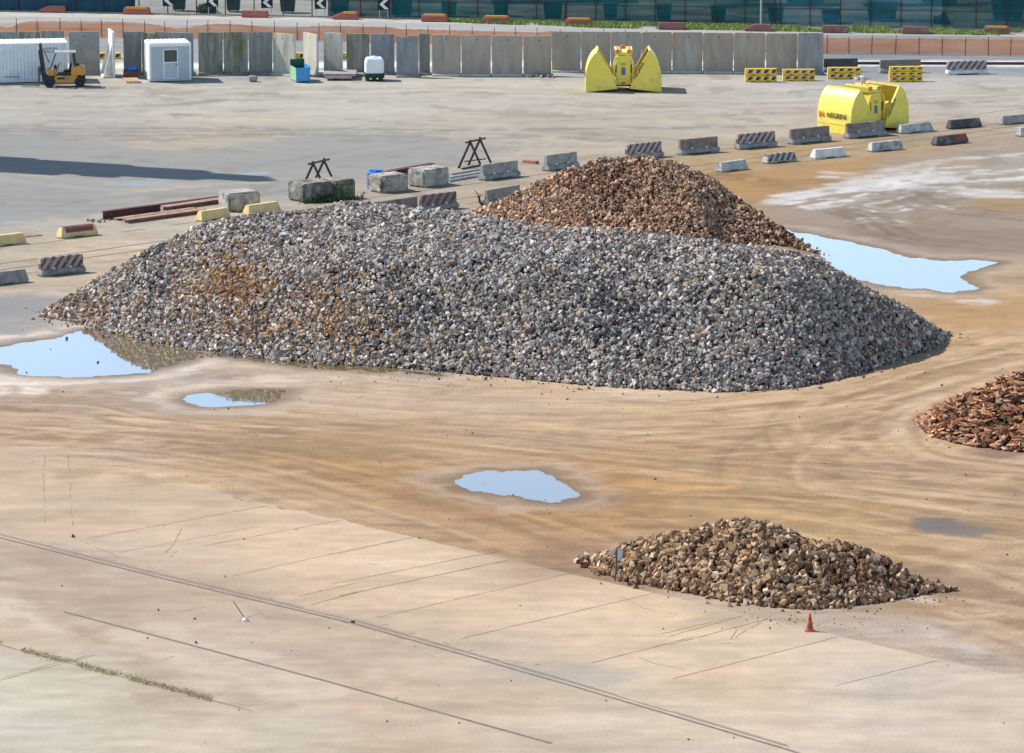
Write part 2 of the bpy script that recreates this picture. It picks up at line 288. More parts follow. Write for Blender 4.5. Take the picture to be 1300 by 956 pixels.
# ------------------------------------------------------------ numpy noise and the ground's colour field
_T = rng.random((256, 256))
def vnoise(x, y, f=1.0, o=0):
    x = x * f + o * 17.31; y = y * f + o * 9.77
    xi = np.floor(x).astype(int); yi = np.floor(y).astype(int); fx = x - xi; fy = y - yi
    fx = fx * fx * (3 - 2 * fx); fy = fy * fy * (3 - 2 * fy)
    g = lambda a, b: _T[a & 255, b & 255]
    return (g(xi, yi) * (1 - fx) + g(xi + 1, yi) * fx) * (1 - fy) + (g(xi, yi + 1) * (1 - fx) + g(xi + 1, yi + 1) * fx) * fy
def fbm(x, y, f=1.0, o=0, n=4):
    s = 0; a = .5; tot = 0
    for k in range(n):
        s = s + a * vnoise(x, y, f * 2 ** k, o + k * 3); tot += a; a *= .55
    return s / tot

KG = 0.555
SAMPLES = [  # photo position, surface colour there
 (0,20,190,185,172),(300,22,190,188,180),(650,32,186,184,176),(1000,44,170,168,160),(1300,46,170,168,160),
 (0,60,168,174,176),(350,62,165,172,176),(800,72,160,166,170),(1100,75,150,160,166),(1300,76,152,160,166),
 (0,118,200,196,184),(200,118,206,200,187),(450,118,208,202,188),(700,115,210,203,190),(950,118,205,198,186),(1200,115,204,196,186),(1300,120,200,192,182),
 (50,140,196,190,178),(250,150,205,198,184),(450,145,204,197,184),(650,150,204,196,182),(900,150,204,192,176),(1250,140,202,190,174),
 (0,165,180,176,168),(150,180,178,174,166),(200,178,204,188,162),(300,180,202,186,160),(380,172,196,186,168),(560,170,200,188,170),(720,175,200,186,168),(950,160,203,188,168),
 (30,190,174,173,170),(150,200,174,173,171),(300,205,168,168,167),(400,195,170,169,166),(500,195,176,172,166),(560,200,184,174,160),(660,185,196,184,166),(850,178,190,178,162),
 (0,240,170,168,162),(80,245,176,172,164),(200,235,182,176,162),(300,230,180,175,164),(440,215,175,172,167),(450,250,192,180,160),(600,215,186,178,166),(700,230,196,180,156),(650,235,196,180,154),
 (0,285,178,175,168),(90,275,178,175,168),(60,300,204,193,172),(150,295,206,196,176),(220,290,208,197,176),(300,288,206,195,174),
 (0,330,196,180,156),(100,315,206,190,163),(180,310,208,192,165),(30,375,212,198,172),(120,345,208,192,166),
 (10,400,168,168,164),(40,388,172,170,165),(10,420,196,188,172),
 (900,205,196,174,142),(960,215,190,158,114),(1050,212,194,164,124),(1150,200,196,170,134),(1250,190,190,164,132),(940,240,184,148,100),(1050,230,190,158,112),(1150,215,188,160,122),(1000,255,180,152,116),
 (1250,210,182,172,160),(1300,200,182,174,164),(1200,235,186,178,168),(1100,250,176,164,150),(1290,235,180,166,148),(1250,262,176,150,112),(1100,280,168,152,136),(1200,285,166,150,132),(1290,290,170,152,132),(1030,275,172,158,142),
 (1290,320,176,156,132),(1290,360,190,166,132),(1250,390,196,168,126),(1150,378,186,168,142),(1200,405,196,164,118),(1290,430,204,176,136),(1100,360,180,160,130),
 (1230,470,208,182,144),(1150,510,208,182,144),(1050,530,204,178,140),(950,515,208,184,148),
 (1000,575,196,168,128),(1100,590,200,174,138),(1200,600,206,182,148),(1290,600,204,180,146),(1100,640,198,170,128),(1250,650,196,170,130),(1290,720,200,176,140),(1150,700,198,170,128),(1250,790,200,180,152),(1290,800,196,174,144),(1200,770,188,166,138),(1290,760,202,178,144),(1150,760,180,158,130),
 (0,490,196,180,160),(100,495,200,184,162),(200,520,200,184,162),(250,480,206,192,170),(380,480,204,186,158),(450,505,208,190,162),(550,500,204,184,154),(650,505,208,186,154),(800,510,210,190,160),(700,540,212,188,154),
 (0,530,198,176,146),(100,540,204,184,156),(250,545,206,184,152),(400,540,200,176,142),(550,550,206,180,144),(850,550,200,172,134),
 (0,580,206,184,154),(150,590,206,184,154),(300,570,196,168,130),(380,590,182,146,100),(450,600,180,142,94),(500,620,178,136,84),(420,625,198,172,136),(560,645,178,136,84),(520,585,198,168,128),
 (650,660,178,138,90),(750,640,184,144,96),(800,615,182,146,102),(700,585,194,164,124),(850,600,196,166,124),(900,640,194,162,116),(1000,630,196,166,122),
 (560,668,196,174,144),(650,690,188,164,132),(700,705,176,146,116),(760,730,166,140,114),(680,720,170,144,116),(740,690,186,164,132),(480,650,200,178,148),(360,625,204,182,152),
 (100,640,212,192,162),(250,640,214,194,164),(200,680,214,194,164),(50,660,210,190,162),(400,680,222,198,166),(500,700,224,202,170),(600,740,226,204,172),(700,760,226,204,173),(450,740,220,197,166),(800,800,222,202,170),(900,830,222,203,172),(1000,840,220,203,176),(1100,850,218,204,180),
 (930,770,206,190,166),(1050,800,216,200,174),(1120,810,200,188,168),(1200,835,206,194,176),(760,780,226,204,172),
 (300,730,212,192,164),(150,700,210,192,166),(50,700,206,188,162),
 (100,740,198,182,158),(300,770,202,186,160),(500,810,206,190,162),(650,850,208,192,165),(200,770,200,184,160),(50,720,202,186,160),(60,760,190,174,152),(350,820,206,188,162),(500,850,208,190,164),
 (20,770,214,200,178),(60,810,206,190,162),(200,830,210,192,164),(300,850,214,200,176),(0,800,204,188,160),(0,850,214,208,184),(80,860,216,208,182),(150,866,208,196,168),(300,900,212,200,176),(800,900,216,202,176),(1200,920,214,200,176),(0,960,212,204,182),
]
SP = np.array([s[:2] for s in SAMPLES], float); SC = lin(np.array([s[2:] for s in SAMPLES])) * KG
_g = (SC.max(1) / SC.min(1) < 1.28) & (SP[:, 1] > 155) & (SP[:, 1] < 292) & (SP[:, 0] < 620); SC[_g] *= np.array([.93, .95, .985])
_below = SP[:, 1] > 635 + .239 * (SP[:, 0] - 330) - 2          # on the paved side of the slab edge
_left = SP[:, 0] < 260

def seg_dist(X, Y, pts):
    """distance in metres to a polyline given in metres, and position along it"""
    d = np.full(X.shape, 1e9)
    for (ax, ay), (bx, by) in zip(pts[:-1], pts[1:]):
        vx, vy = bx - ax, by - ay; L2 = vx * vx + vy * vy + 1e-9
        t = np.clip(((X - ax) * vx + (Y - ay) * vy) / L2, 0, 1)
        d = np.minimum(d, np.hypot(X - ax - t * vx, Y - ay - t * vy))
    return d
def spline(pts, n=8):
    pts = [np.array(p, float) for p in pts]; out = []
    q = [2 * pts[0] - pts[1]] + pts + [2 * pts[-1] - pts[-2]]
    for i in range(1, len(q) - 2):
        for k in range(n):
            t = k / n; a, b, c, d = q[i-1], q[i], q[i+1], q[i+2]
            out.append(.5 * ((2*b) + (c-a)*t + (2*a-5*b+4*c-d)*t*t + (3*b-a-3*c+d)*t**3))
    out.append(pts[-1]); return out
PUD = {
 'left': [(-60,440),(0,440),(35,434),(60,432),(85,425),(105,419),(125,418),(160,428),(200,438),(245,444),(262,447),(330,455),(400,461),(470,466),(540,473),(560,477),(520,474),(450,470),(400,467),(330,459),(285,452),(262,450),(240,456),(215,463),(195,470),(175,474),(140,477),(80,478),(30,475),(22,468),(0,462),(-60,462)],
 'narrow': [(232,507),(238,503),(255,500),(285,498),(300,495),(330,494),(360,495),(357,501),(352,508),(338,512),(300,516),(260,517),(240,512)],
 'round': [(578,610),(590,604),(600,601),(622,599),(640,600),(660,598),(680,599),(700,603),(708,610),(722,618),(735,629),(728,634),(716,635),(708,638),(690,637),(672,635),(655,630),(640,630),(620,626),(600,623),(585,618)],
 'right': [(985,290),(1020,296),(1050,302),(1075,306),(1100,312),(1120,316),(1135,322),(1165,328),(1200,331),(1235,330),(1268,333),(1250,338),(1235,343),(1222,350),(1226,359),(1243,366),(1232,370),(1200,371),(1180,367),(1150,366),(1110,360),(1080,352),(1060,342),(1040,325),(1000,310)],
}
def pud_world(k):
    return [PN(*p) for p in PUD[k]]
def poly_sd(X, Y, pts):
    d = seg_dist(X, Y, pts + [pts[0]]); ins = np.zeros(X.shape, bool)
    for (ax, ay), (bx, by) in zip(pts, pts[1:] + [pts[0]]):
        c = ((ay > Y) != (by > Y)) & (X < (bx - ax) * (Y - ay) / (by - ay + 1e-12) + ax)
        ins ^= c
    return np.where(ins, -d, d)

# strokes: (list of photo positions, half width in metres, colour, strength, number of parallel copies, spacing in metres)
STROKES = [
 # tyre sweeps over the sandy ground
 ([(-50,540),(200,560),(400,590),(600,640),(760,690)], .35, (150,118,80), .35, 3, 1.1),
 ([(-50,560),(150,565),(330,590),(480,630)], .25, (160,128,92), .35, 2, 1.4),
 ([(-50,520),(200,530),(450,545),(700,570),(950,600),(1350,640)], .35, (222,200,168), .38, 3, 1.7),
 ([(300,535),(600,560),(850,585),(1100,600),(1350,620)], .3, (150,124,92), .32, 3, 1.3),
 ([(1350,450),(1220,490),(1100,530),(1020,570),(1000,600),(1050,630),(1350,665)], .35, (160,130,94), .34, 3, 1.5),
 ([(1350,430),(1200,470),(1060,505),(930,525),(750,530)], .4, (220,198,162), .45, 3, 1.7),
 ([(1160,500),(1120,525),(1105,545),(1120,570),(1180,590),(1350,610)], .3, (170,142,112), .42, 3, 1.0),
 ([(1190,500),(1150,520),(1135,540),(1150,560)], .4, (216,200,176), .5, 1, 1),
 ([(800,560),(1000,545),(1150,520)], .3, (158,130,96), .3, 2, 1.3),
 ([(820,640),(1000,650),(1200,690),(1350,710)], .3, (160,130,92), .3, 3, 1.4),
 ([(1150,640),(1250,655),(1350,660)], .3, (165,136,100), .3, 2, 1.2),
 ([(1160,725),(1250,760),(1350,800)], .35, (150,128,104), .4, 3, .9),
 ([(1100,780),(1200,790),(1350,830)], .3, (168,148,122), .35, 2, 1.0),
 ([(900,515),(1060,500),(1170,470),(1300,440)], .35, (160,128,86), .35, 2, 1.8),
 ([(380,500),(560,515),(760,520)], .35, (165,150,130), .35, 2, 2),
 ([(0,500),(150,505),(250,525),(400,530)], .35, (170,150,124), .35, 2, 1.5),
 # right-hand wet yard: curved tracks and pale crust
 ([(1350,215),(1200,232),(1090,245),(1000,262)], .5, (232,230,226), .6, 2, 2.4),
 ([(1050,222),(1120,225),(1180,218),(1240,214)], .5, (240,240,238), .6, 2, 1.6),
 ([(1000,250),(1060,242),(1120,238),(1170,228)], .4, (238,236,232), .6, 2, 1.5),
 ([(1200,240),(1260,246),(1320,248)], .5, (236,236,232), .6, 2, 1.4),
 ([(1090,262),(1125,268),(1160,262),(1210,264)], .22, (236,232,226), .8, 2, .9),
 ([(1080,282),(1110,278),(1150,285)], .2, (232,226,218), .7, 2, .8),
 ([(1020,262),(1060,256),(1100,254),(1130,246)], .22, (240,238,234), .8, 3, 1.1),
 ([(1130,236),(1160,230),(1180,218),(1184,208)], .25, (240,238,234), .8, 1, 1),
 ([(1240,232),(1290,228),(1350,230)], .3, (238,236,232), .7, 2, 1.0),
 ([(1070,268),(1100,276),(1140,300),(1220,310)], .25, (120,104,88), .5, 3, .9),
 ([(1140,244),(1180,262),(1240,270),(1350,280)], .25, (126,112,98), .5, 3, 1.0),
 ([(1350,235),(1240,240),(1150,255),(1120,275),(1160,300),(1350,318)], .4, (150,132,112), .5, 3, 1.7),
 ([(1350,260),(1220,270),(1180,290),(1350,305)], .35, (150,134,116), .4, 2, 1.6),
 ([(1060,268),(1120,255),(1180,235),(1210,215)], .4, (140,128,112), .4, 2, 1.5),
 ([(1350,195),(1240,200),(1150,212),(1080,232),(980,255)], .6, (228,226,220), .5, 1, 1),
 ([(900,222),(980,232),(1090,232)], .8, (140,112,74), .45, 2, 1.6),
 ([(1040,225),(1150,222),(1240,205)], .6, (178,140,92), .35, 2, 1.8),
 # far yard
 ([(-50,163),(300,163),(600,165),(1000,160)], .5, (150,146,140), .55, 1, 1),
 ([(-50,168),(150,170),(330,168),(560,172)], .35, (150,145,138), .5, 2, 1.6),
 ([(80,178),(200,176),(330,172)], .6, (176,150,118), .5, 1, 1),
 ([(190,135),(230,132),(270,128),(315,127)], .7, (168,166,162), .7, 1, 1),
 ([(215,144),(240,146),(262,148)], .4, (160,158,156), .7, 1, 1),
 ([(640,150),(900,140),(1300,128)], .5, (176,164,148), .4, 3, 2.4),
 ([(500,160),(700,170),(860,180)], .5, (170,156,138), .35, 2, 2.2),
 ([(660,172),(740,176),(810,180)], .7, (160,150,138), .6, 1, 1),
 ([(760,192),(800,190)], .8, (220,216,208), .5, 1, 1),
 ([(1190,132),(1300,122)], .4, (168,150,132), .4, 2, 1.5),
 ([(-50,112),(300,120),(600,118),(900,125),(1300,118)], .5, (184,176,162), .35, 3, 2.5),
 ([(-50,215),(120,235),(300,236),(420,225)], .5, (196,188,170), .4, 2, 2.0),
 ([(120,235),(160,234),(195,231)], .6, (170,186,196), .75, 1, 1),
 ([(290,224),(330,220)], .5, (186,200,206), .6, 1, 1),
 ([(-50,258),(100,262),(250,248),(350,236)], .5, (158,156,152), .45, 3, 2.0),
 ([(330,215),(450,195),(560,180),(650,178)], .45, (158,156,154), .45, 2, 2.3),
 ([(150,245),(260,236),(330,232)], .4, (206,198,178), .5, 1, 1),
 # crust at the left puddles
 ([(-50,485),(80,484),(180,480),(230,470),(270,458)], .7, (252,246,232), .95, 1, 1),
 ([(0,478),(15,484),(20,500)], .5, (250,242,226), .7, 2, 1.0),
 ([(200,508),(260,490),(350,482),(420,480)], .7, (236,222,198), .7, 1, 1),
 ([(160,498),(200,503),(240,520),(350,525)], .4, (242,234,218), .65, 1, 1),
 ([(500,473),(545,476),(570,480)], .5, (246,242,234), .85, 1, 1),
 ([(-50,432),(60,424),(95,415)], .5, (250,244,230), .85, 1, 1),
 ([(1150,372),(1210,378),(1250,384)], .6, (226,216,202), .8, 1, 1),
 ([(1290,690),(1300,690)], .5, (200,180,150), .3, 1, 1),
 ([(1150,757),(1180,764)], .35, (226,216,202), .5, 1, 1),
 ([(1200,745),(1225,752)], .3, (196,176,150), .4, 1, 1),
 ([(1110,800),(1160,793),(1185,800),(1250,830)], .45, (212,204,190), .6, 1, 1),
 # quay slabs: tyre wash and pale worn areas
 ([(-50,700),(60,735),(90,770),(150,800),(240,845),(280,900)], .9, (176,160,138), .45, 2, 2.2),
 ([(0,765),(30,785),(70,805)], .7, (226,212,190), .6, 1, 1),
 ([(180,800),(260,830),(320,850),(380,880)], .7, (222,208,184), .6, 2, 1.3),
 ([(-50,690),(100,712),(300,758),(520,815)], .35, (184,166,142), .4, 2, 1.0),
 ([(900,790),(960,780),(1000,778)], .5, (186,172,150), .5, 1, 1),
 ([(60,590),(200,600),(320,612)], .4, (186,164,132), .45, 2, 1.4),
 ([(90,605),(150,600),(190,612)], .5, (176,156,130), .4, 1, 1),
]
BLOBS = [ # photo centre, radii in metres, colour, strength
 (1205,668,1.3,1.4,(140,130,120),.8),(1188,666,.9,1.2,(128,122,116),.7),(1225,672,.9,1.0,(134,126,118),.6),
 (640,512,2.5,2,(196,184,166),.4),(480,560,3,2.5,(196,166,126),.35),
 (700,700,1.8,1.1,(150,122,96),.5),(830,705,1.2,1.1,(216,200,176),.4),(650,648,.6,.8,(222,204,178),.4),
 (930,770,1.6,1.3,(196,182,160),.5),(1100,790,2.2,1.2,(196,184,166),.6),(690,850,2.5,1.0,(190,180,164),.6),(740,858,2.0,1.0,(188,180,166),.6),
 (1275,575,1.4,1.0,(140,122,108),.7),(1175,540,1.0,1.2,(176,164,150),.5),
 (1110,235,2.6,2.4,(240,240,238),.6),(1180,225,2.4,2.6,(240,240,240),.55),(1255,245,1.8,1.8,(236,236,232),.5),
 (930,198,3,3,(186,160,128),.3),(60,385,3,2.2,(160,160,156),.5),(8,392,3,2.4,(160,161,158),.6),
 (310,520,1.4,1.2,(206,188,160),.4),(840,212,4,4,(190,160,118),.4),
]
PATCHES = [
 ([(-60,172),(100,176),(160,186),(185,193),(250,187),(330,179),(400,173),(520,168),(560,176),(640,187),(600,205),(560,214),(470,222),(380,236),(300,247),(200,258),(120,272),(0,287),(-60,290)], (166,166,161), .75, .9),
 ([(-60,375),(30,376),(75,380),(62,398),(50,408),(20,418),(-60,425)], (166,167,162), .8, .3),
 ([(960,268),(985,250),(1030,240),(1085,226),(1112,210),(1118,197),(1200,191),(1360,182),(1360,262),(1290,268),(1360,275),(1360,328),(1270,326),(1180,322),(1080,298),(1000,286)], (170,155,140), .7, .6),
 ([(880,203),(960,216),(1100,204),(1120,193),(1260,184),(1118,196),(1108,211),(1080,227),(1025,241),(975,255),(945,262),(925,240)], (186,146,98), .6, .5),
 ([(1230,256),(1280,248),(1360,246),(1360,266),(1290,270),(1240,266)], (184,146,94), .65, .5),
 ([(1050,285),(1130,292),(1360,290),(1360,322),(1270,322),(1170,318),(1090,300)], (150,132,112), .5, .8),
 ([(1110,374),(1250,380),(1360,360),(1360,418),(1220,415),(1160,396)], (190,154,108), .5, .6),
 ([(1120,212),(1190,205),(1290,200),(1360,205),(1360,222),(1250,226),(1150,224)], (184,176,166), .5, .6),
]
pw = {k: pud_world(k) for k in PUD}
def field(px, py, X, Y, slab=False):
    n = len(px); out = np.zeros((n, 3)); wsum = np.zeros(n)
    wx = px + (fbm(X, Y, .16, 5) - .5) * 60; wy = py + (fbm(X, Y, .16, 9) - .5) * (8 if slab else 26)
    use = (_below | _left) if slab else (~_below | _left)
    for (sx, sy), c in zip(SP[use], SC[use]):
        # samples sit closer together in the far rows, so the falloff is measured in metres there
        ry = 14 + 12 * np.clip((sy - 100) / 500, 0, 1); rx = 52
        w = np.exp(-.5 * (((wx - sx) / rx) ** 2 + ((wy - sy) / ry) ** 2)) + 1e-9 / (1 + ((wx - sx) / 300) ** 2 + ((wy - sy) / 60) ** 2)
        out += w[:, None] * c; wsum += w
    out /= wsum[:, None]
    far = np.clip((300 - py) / 300, 0, 1)
    m1 = fbm(X, Y, .22, 1, 5); m2 = fbm(X * .5, Y * 1.4, .5, 21, 5); m3 = fbm(X, Y, 1.6, 31, 4)
    amp = .55 if slab else 1.0
    v = 1 + amp * np.clip(py / 420, .5, 1) * ((m1 - .5) * .38 + (m2 - .5) * .55 + (m3 - .5) * .45 + (fbm(X * .45, Y * 1.6, 2.2, 33, 3) - .5) * .3)
    # long drag streaks left by wheels and loader buckets, bending slowly
    th = R(-9) + (fbm(X, Y, .03, 77, 2) - .5) * .9 + np.where(px > 900, R(14), 0)
    a_ = X * np.cos(R(-9)) + Y * np.sin(R(-9)); b_ = -X * np.sin(R(-9)) + Y * np.cos(R(-9)) + (fbm(X, Y, .045, 78, 2) - .5) * 9
    sk = fbm(a_ * .07, b_, .8, 79, 5) - .5; sk2 = fbm(a_ * .16, b_, 1.7, 80, 3) - .5
    v = v + amp * (sk * .38 + sk2 * .26) * np.clip((py - 180) / 200, .25, 1)
    out *= v[:, None]
    warm = (fbm(X * .7, Y * 1.2, .3, 41, 4) - .5) * .30 * amp
    warm = np.where(py < 185, warm * .5, warm)
    out *= np.stack([1 + warm * .35, 1 + warm * .02, 1 - warm * .75], 1)
    def mixin(mask, c):
        nonlocal out
        cc = lin(c) * KG; mask = np.clip(mask, 0, 1)[:, None]; out = out * (1 - mask) + cc * mask
    brk = fbm(X, Y, .9, 51, 4); brk2 = fbm(X * .6, Y, 1.7, 61, 3)
    if not slab:
        for q, c, st, ed in PATCHES:
            q = [PN(*p) for p in q]; d = poly_sd(X, Y, q) + (brk - .5) * 3.2 + (brk2 - .5) * 1.4
            mixin(st * np.clip(.5 - d / ed, 0, 1) * (.75 + .5 * (m3 - .2)), c)
    thin = []; r3 = random.Random(12)
    for pts, hw, c, st, cnt, sp in STROKES[:16]:
        for k in range(9):
            o = r3.uniform(-4.5, 4.5); dark = r3.random() < .6; g = r3.uniform(.76, .9) if dark else r3.uniform(1.08, 1.16)
            cc = tuple(min(255, v * g) for v in ((186, 158, 122) if dark else (214, 190, 156))); thin.append((pts, r3.uniform(.12, .26), cc, r3.uniform(.12, .32), 1, 1, o))
    for pts, hw, c, st, cnt, sp, *off0 in list(STROKES) + ([] if slab else thin):
        w = [np.array(PN(*p)) for p in pts]; w = spline(w)
        for k in range(cnt):
            off = (k - (cnt - 1) / 2) * sp + (off0[0] if off0 else 0)
            q = []
            for i, p in enumerate(w):
                d = w[min(i + 1, len(w) - 1)] - w[max(i - 1, 0)]; d = d / (np.hypot(*d) + 1e-9)
                q.append((p[0] - d[1] * off, p[1] + d[0] * off))
            xs = [a[0] for a in q]; ys = [a[1] for a in q]; pad = hw * 5
            sel = np.where((X > min(xs) - pad) & (X < max(xs) + pad) & (Y > min(ys) - pad) & (Y < max(ys) + pad))[0]
            if not len(sel): continue
            d = seg_dist(X[sel], Y[sel], q) + (brk[sel] - .5) * hw * 2.2
            a = min(1, st * 1.35) * np.clip(1.5 - d / hw, 0, 1) * np.clip(.2 + (brk2[sel] - .3) * 3.2, 0, 1)
            m = np.zeros(n); m[sel] = a; mixin(m, c)
    for bx, by, rx, ry, c, st in BLOBS:
        wxp, wyp = PN(bx, by)
        d = np.hypot((X - wxp) / rx, (Y - wyp) / ry) + (brk - .5) * 1.1 + (brk2 - .5) * .6
        mixin(st * np.clip(2.2 * (1.15 - d), 0, 1), c)
    if not slab:
        for k, q in pw.items():
            xs = [a[0] for a in q]; ys = [a[1] for a in q]
            sel = np.where((X > min(xs) - 5) & (X < max(xs) + 5) & (Y > min(ys) - 7) & (Y < max(ys) + 7))[0]
            d = poly_sd(X[sel], Y[sel], q)
            m = np.zeros(n); m[sel] = np.clip(1 - np.abs(d + (brk[sel] - .5) * 2.2 - .9) / 1.1, 0, 1) * .55; mixin(m, (206, 192, 170))
            m = np.zeros(n); m[sel] = np.clip(1.25 - d / (.2 + 1.3 * brk2[sel]), 0, 1) * .7; mixin(m, (138, 122, 100))
        # white gravel strip and dark kerb line behind the wall
        q = [PN(*p) for p in [(-60, 84), (130, 84), (440, 82), (1045, 80), (1350, 81)]]
        d = seg_dist(X, Y, q) + (brk - .5) * 1.4; mixin(np.clip(1.8 - d / 1.2, 0, 1), (255, 255, 252))
        # dark oil stains and grit specks
        mixin(np.clip((fbm(X, Y, .45, 71, 4) - .63) * 7, 0, .4) * (py > 95) * (py < 260), (150, 140, 128))
    sat = (1.0 + .13 * np.clip((py - 170) / 60, 0, 1))[:, None]; lum = (out @ np.array([.3, .6, .1]))[:, None]; out = lum + (out - lum) * sat
    nr = np.clip((py - 200) / 220, 0, 1)[:, None]; out *= np.array([1.0, .985, .945]) * (1 - nr) + np.array([1.015, .957, .985]) * nr
    if slab: out *= np.array([1.03, 1.05, 1.06])
    return np.clip(out, .005, .85)

def set_tint(me, c):
    at = me.attributes.new('tint', 'FLOAT_COLOR', 'POINT')
    a = np.ones((len(c), 4), np.float32); a[:, :3] = c; at.data.foreach_set('color', a.ravel())
def mesh_np(name, V, Fq, m, tint=None):
    me = bpy.data.meshes.new(name); k = Fq.shape[1]
    me.vertices.add(len(V)); me.vertices.foreach_set('co', V.astype(np.float32).ravel())
    me.loops.add(Fq.size); me.loops.foreach_set('vertex_index', Fq.astype(np.int32).ravel())
    me.polygons.add(len(Fq)); me.polygons.foreach_set('loop_start', np.arange(0, Fq.size, k, dtype=np.int32))
    me.polygons.foreach_set('use_smooth', [False] * len(Fq)); me.update(calc_edges=True); me.materials.append(m)
    if tint is not None: set_tint(me, tint)
    me.validate()
    o = bpy.data.objects.new(name, me); S.collection.objects.link(o); return o

def ground():
    xs = np.arange(-180, 1481, 2.6); ys = np.concatenate([[-520, -480, -400, -300, -200, -120, -70], np.arange(-40, 400, 1.6), np.arange(400, 720, 1.15), np.arange(720, 1012, 1.8), [1060, 1150, 1400, 2200]])
    xs = np.concatenate([[-3600, -1500, -700, -400], xs, [1700, 2100, 3000, 5000]])
    PX, PY = np.meshgrid(xs, ys); X, Y = PN(PX.ravel(), PY.ravel())
    c = field(PX.ravel(), PY.ravel(), X, Y)
    V = np.stack([X, Y, np.zeros_like(X)], 1); nx, ny = len(xs), len(ys)
    i = np.arange(nx - 1)[None, :] + np.arange(ny - 1)[:, None] * nx; i = i.ravel()
    o = mesh_np('ground', V, np.stack([i, i + nx, i + nx + 1, i + 1], 1)[:, ::-1], M['earth'], c); o['kind'] = 'structure'
    if o.data.polygons[0].normal.z < 0: o.data.flip_normals()
ground()

# ------------------------------------------------------------ quay pavement: slabs edged on a line along the quay
D1 = Vector((-5500, 5619)).normalized(); D2 = Vector((5750, 5619)).normalized()    # along the quay / straight inland
def w2p(X, Y):
    yc_d = F * math.cos(PITCH); tt = CAMH / Y     # inverse of PN
    # Y/CAMH = (F cos - y sin)/(F sin + y cos)
    y = (F * math.cos(PITCH) - (Y / CAMH) * F * math.sin(PITCH)) / (math.sin(PITCH) + (Y / CAMH) * math.cos(PITCH))
    dz = F * math.sin(PITCH) + y * math.cos(PITCH)
    return X * dz / CAMH + CX, y + CY
def pavement():
    a = np.array(PN(815, 749.5)); d1 = np.array(D1); nrm = np.array((-d1[1], d1[0]))     # nrm points towards the camera side
    if nrm[1] > 0: nrm = -nrm
    ss = np.arange(42, -75, -.12); tt = np.concatenate([np.arange(0, 34, .22), [36, 44, 64]])
    Sg, Tg = np.meshgrid(ss, tt)
    Tn = Tg + (tt[:, None] == 0) * (fbm(Sg, Sg * 0, 1.2, 8) - .5) * np.where(Sg > 14, 1.2, .16)
    X = a[0] + d1[0] * Sg.ravel() + nrm[0] * Tn.ravel(); Y = a[1] + d1[1] * Sg.ravel() + nrm[1] * Tn.ravel()
    px, py = w2p(X, Y)
    c = field(px, py, X, Y, slab=True)
    nx, ny = len(ss), len(tt); i = (np.arange(nx - 1)[None, :] + np.arange(ny - 1)[:, None] * nx).ravel()
    o = mesh_np('quay_pavement', np.stack([X, Y, np.full_like(X, .006)], 1), np.stack([i, i + nx, i + nx + 1, i + 1], 1), M['slab'], c); o['kind'] = 'structure'
    if o.data.polygons[0].normal.z < 0: o.data.flip_normals()
pavement()

def strip(mb, pts, w, z, wig=0.0, gap=0.0, seed=1, step=.35):
    """thin flat line on the ground through world points"""
    rr = random.Random(seed); P2 = []
    for a, b in zip(pts[:-1], pts[1:]):
        a, b = Vector(a[:2]), Vector(b[:2]); n = max(1, int((b - a).length / step)); d = (b - a).normalized(); nn = Vector((-d.y, d.x))
        for k in range(n): P2.append(a.lerp(b, k / n) + nn * rr.uniform(-wig, wig))
    P2.append(Vector(pts[-1][:2]))
    on = True
    for a, b in zip(P2[:-1], P2[1:]):
        if gap and rr.random() < gap: continue
        d = (b - a).normalized(); nn = Vector((-d.y, d.x)) * w * (rr.uniform(.2, .5) if wig else .5)
        mb.poly([(*(a - nn), z), (*(b - nn), z), (*(b + nn), z), (*(a + nn), z)])

jb = MB()
JL = [((430,703),(525,682),.05),((430,757),(647,711),.09),((420,742),(632,700),.05),((480,784),(724,728),.04),((585,811),(832,753),.05),
 ((751,842),(880,809),.07),((110,684),(340,642),.045),((259,693),(430,661),.045),((294,732),(450,697),.04),((379,757),(450,741),.05),((395,768),(455,752),.07),
 ((850,808),(943,782),.06),((850,819),(974,786),.06),((854,862),(1063,809),.05),((1060,871),(1190,839),.05),((840,805),(930,784),.04),
((150,702),(330,668),.03),((450,697),(500,687),.03)]
for i, (p, q, w) in enumerate(JL): strip(jb, [P(*p), P(*q)], w, .011, wig=.02, gap=0, seed=i)
CRK = [[(57,575),(55,600),(57,640),(58,665)],[(86,575),(88,600),(90,640),(93,668)],[(225,700),(215,708),(200,714)],[(230,672),(222,690),(210,702)],[(138,713),(160,710)],
 [(228,777),(262,771)],[(300,790),(330,778),(345,790)],[(95,810),(132,804)],[(0,862),(60,845),(122,830)],[(330,806),(352,801)],[(205,838),(222,833)],
 [(790,758),(815,772),(850,778),(880,784)],[(905,815),(925,818),(940,805),(974,786)],[(925,790),(935,800),(928,812)],[(810,835),(840,845),(870,850)],
 [(454,715),(480,717)],[(110,580),(130,577)],[(30,590),(52,585)],[(100,596),(135,590),(160,592)],[(35,608),(52,606)],[(180,560),(200,570)],
 [(640,838),(665,842),(710,846)],[(520,826),(545,832),(560,838)],[(105,688),(150,706),(165,710)]]
for i, pts in enumerate(CRK): strip(jb, [P(*p) for p in pts], .04, .011, wig=.035, gap=.32, seed=60 + i, step=.25)
rr = random.Random(5)
for k in range(34):                                   # short cracks scattered along the rail bed
    s = rr.random(); x = 60 + s * 600; y = 683 + .258 * x + rr.uniform(-14, -3)
    strip(jb, [P(x, y), P(x + rr.uniform(3, 9), y + rr.uniform(-1, 3))], .05, .012, wig=.04, seed=200 + k, step=.2)
o = jb.build('pavement_joints', M['joint']); o['kind'] = 'structure'

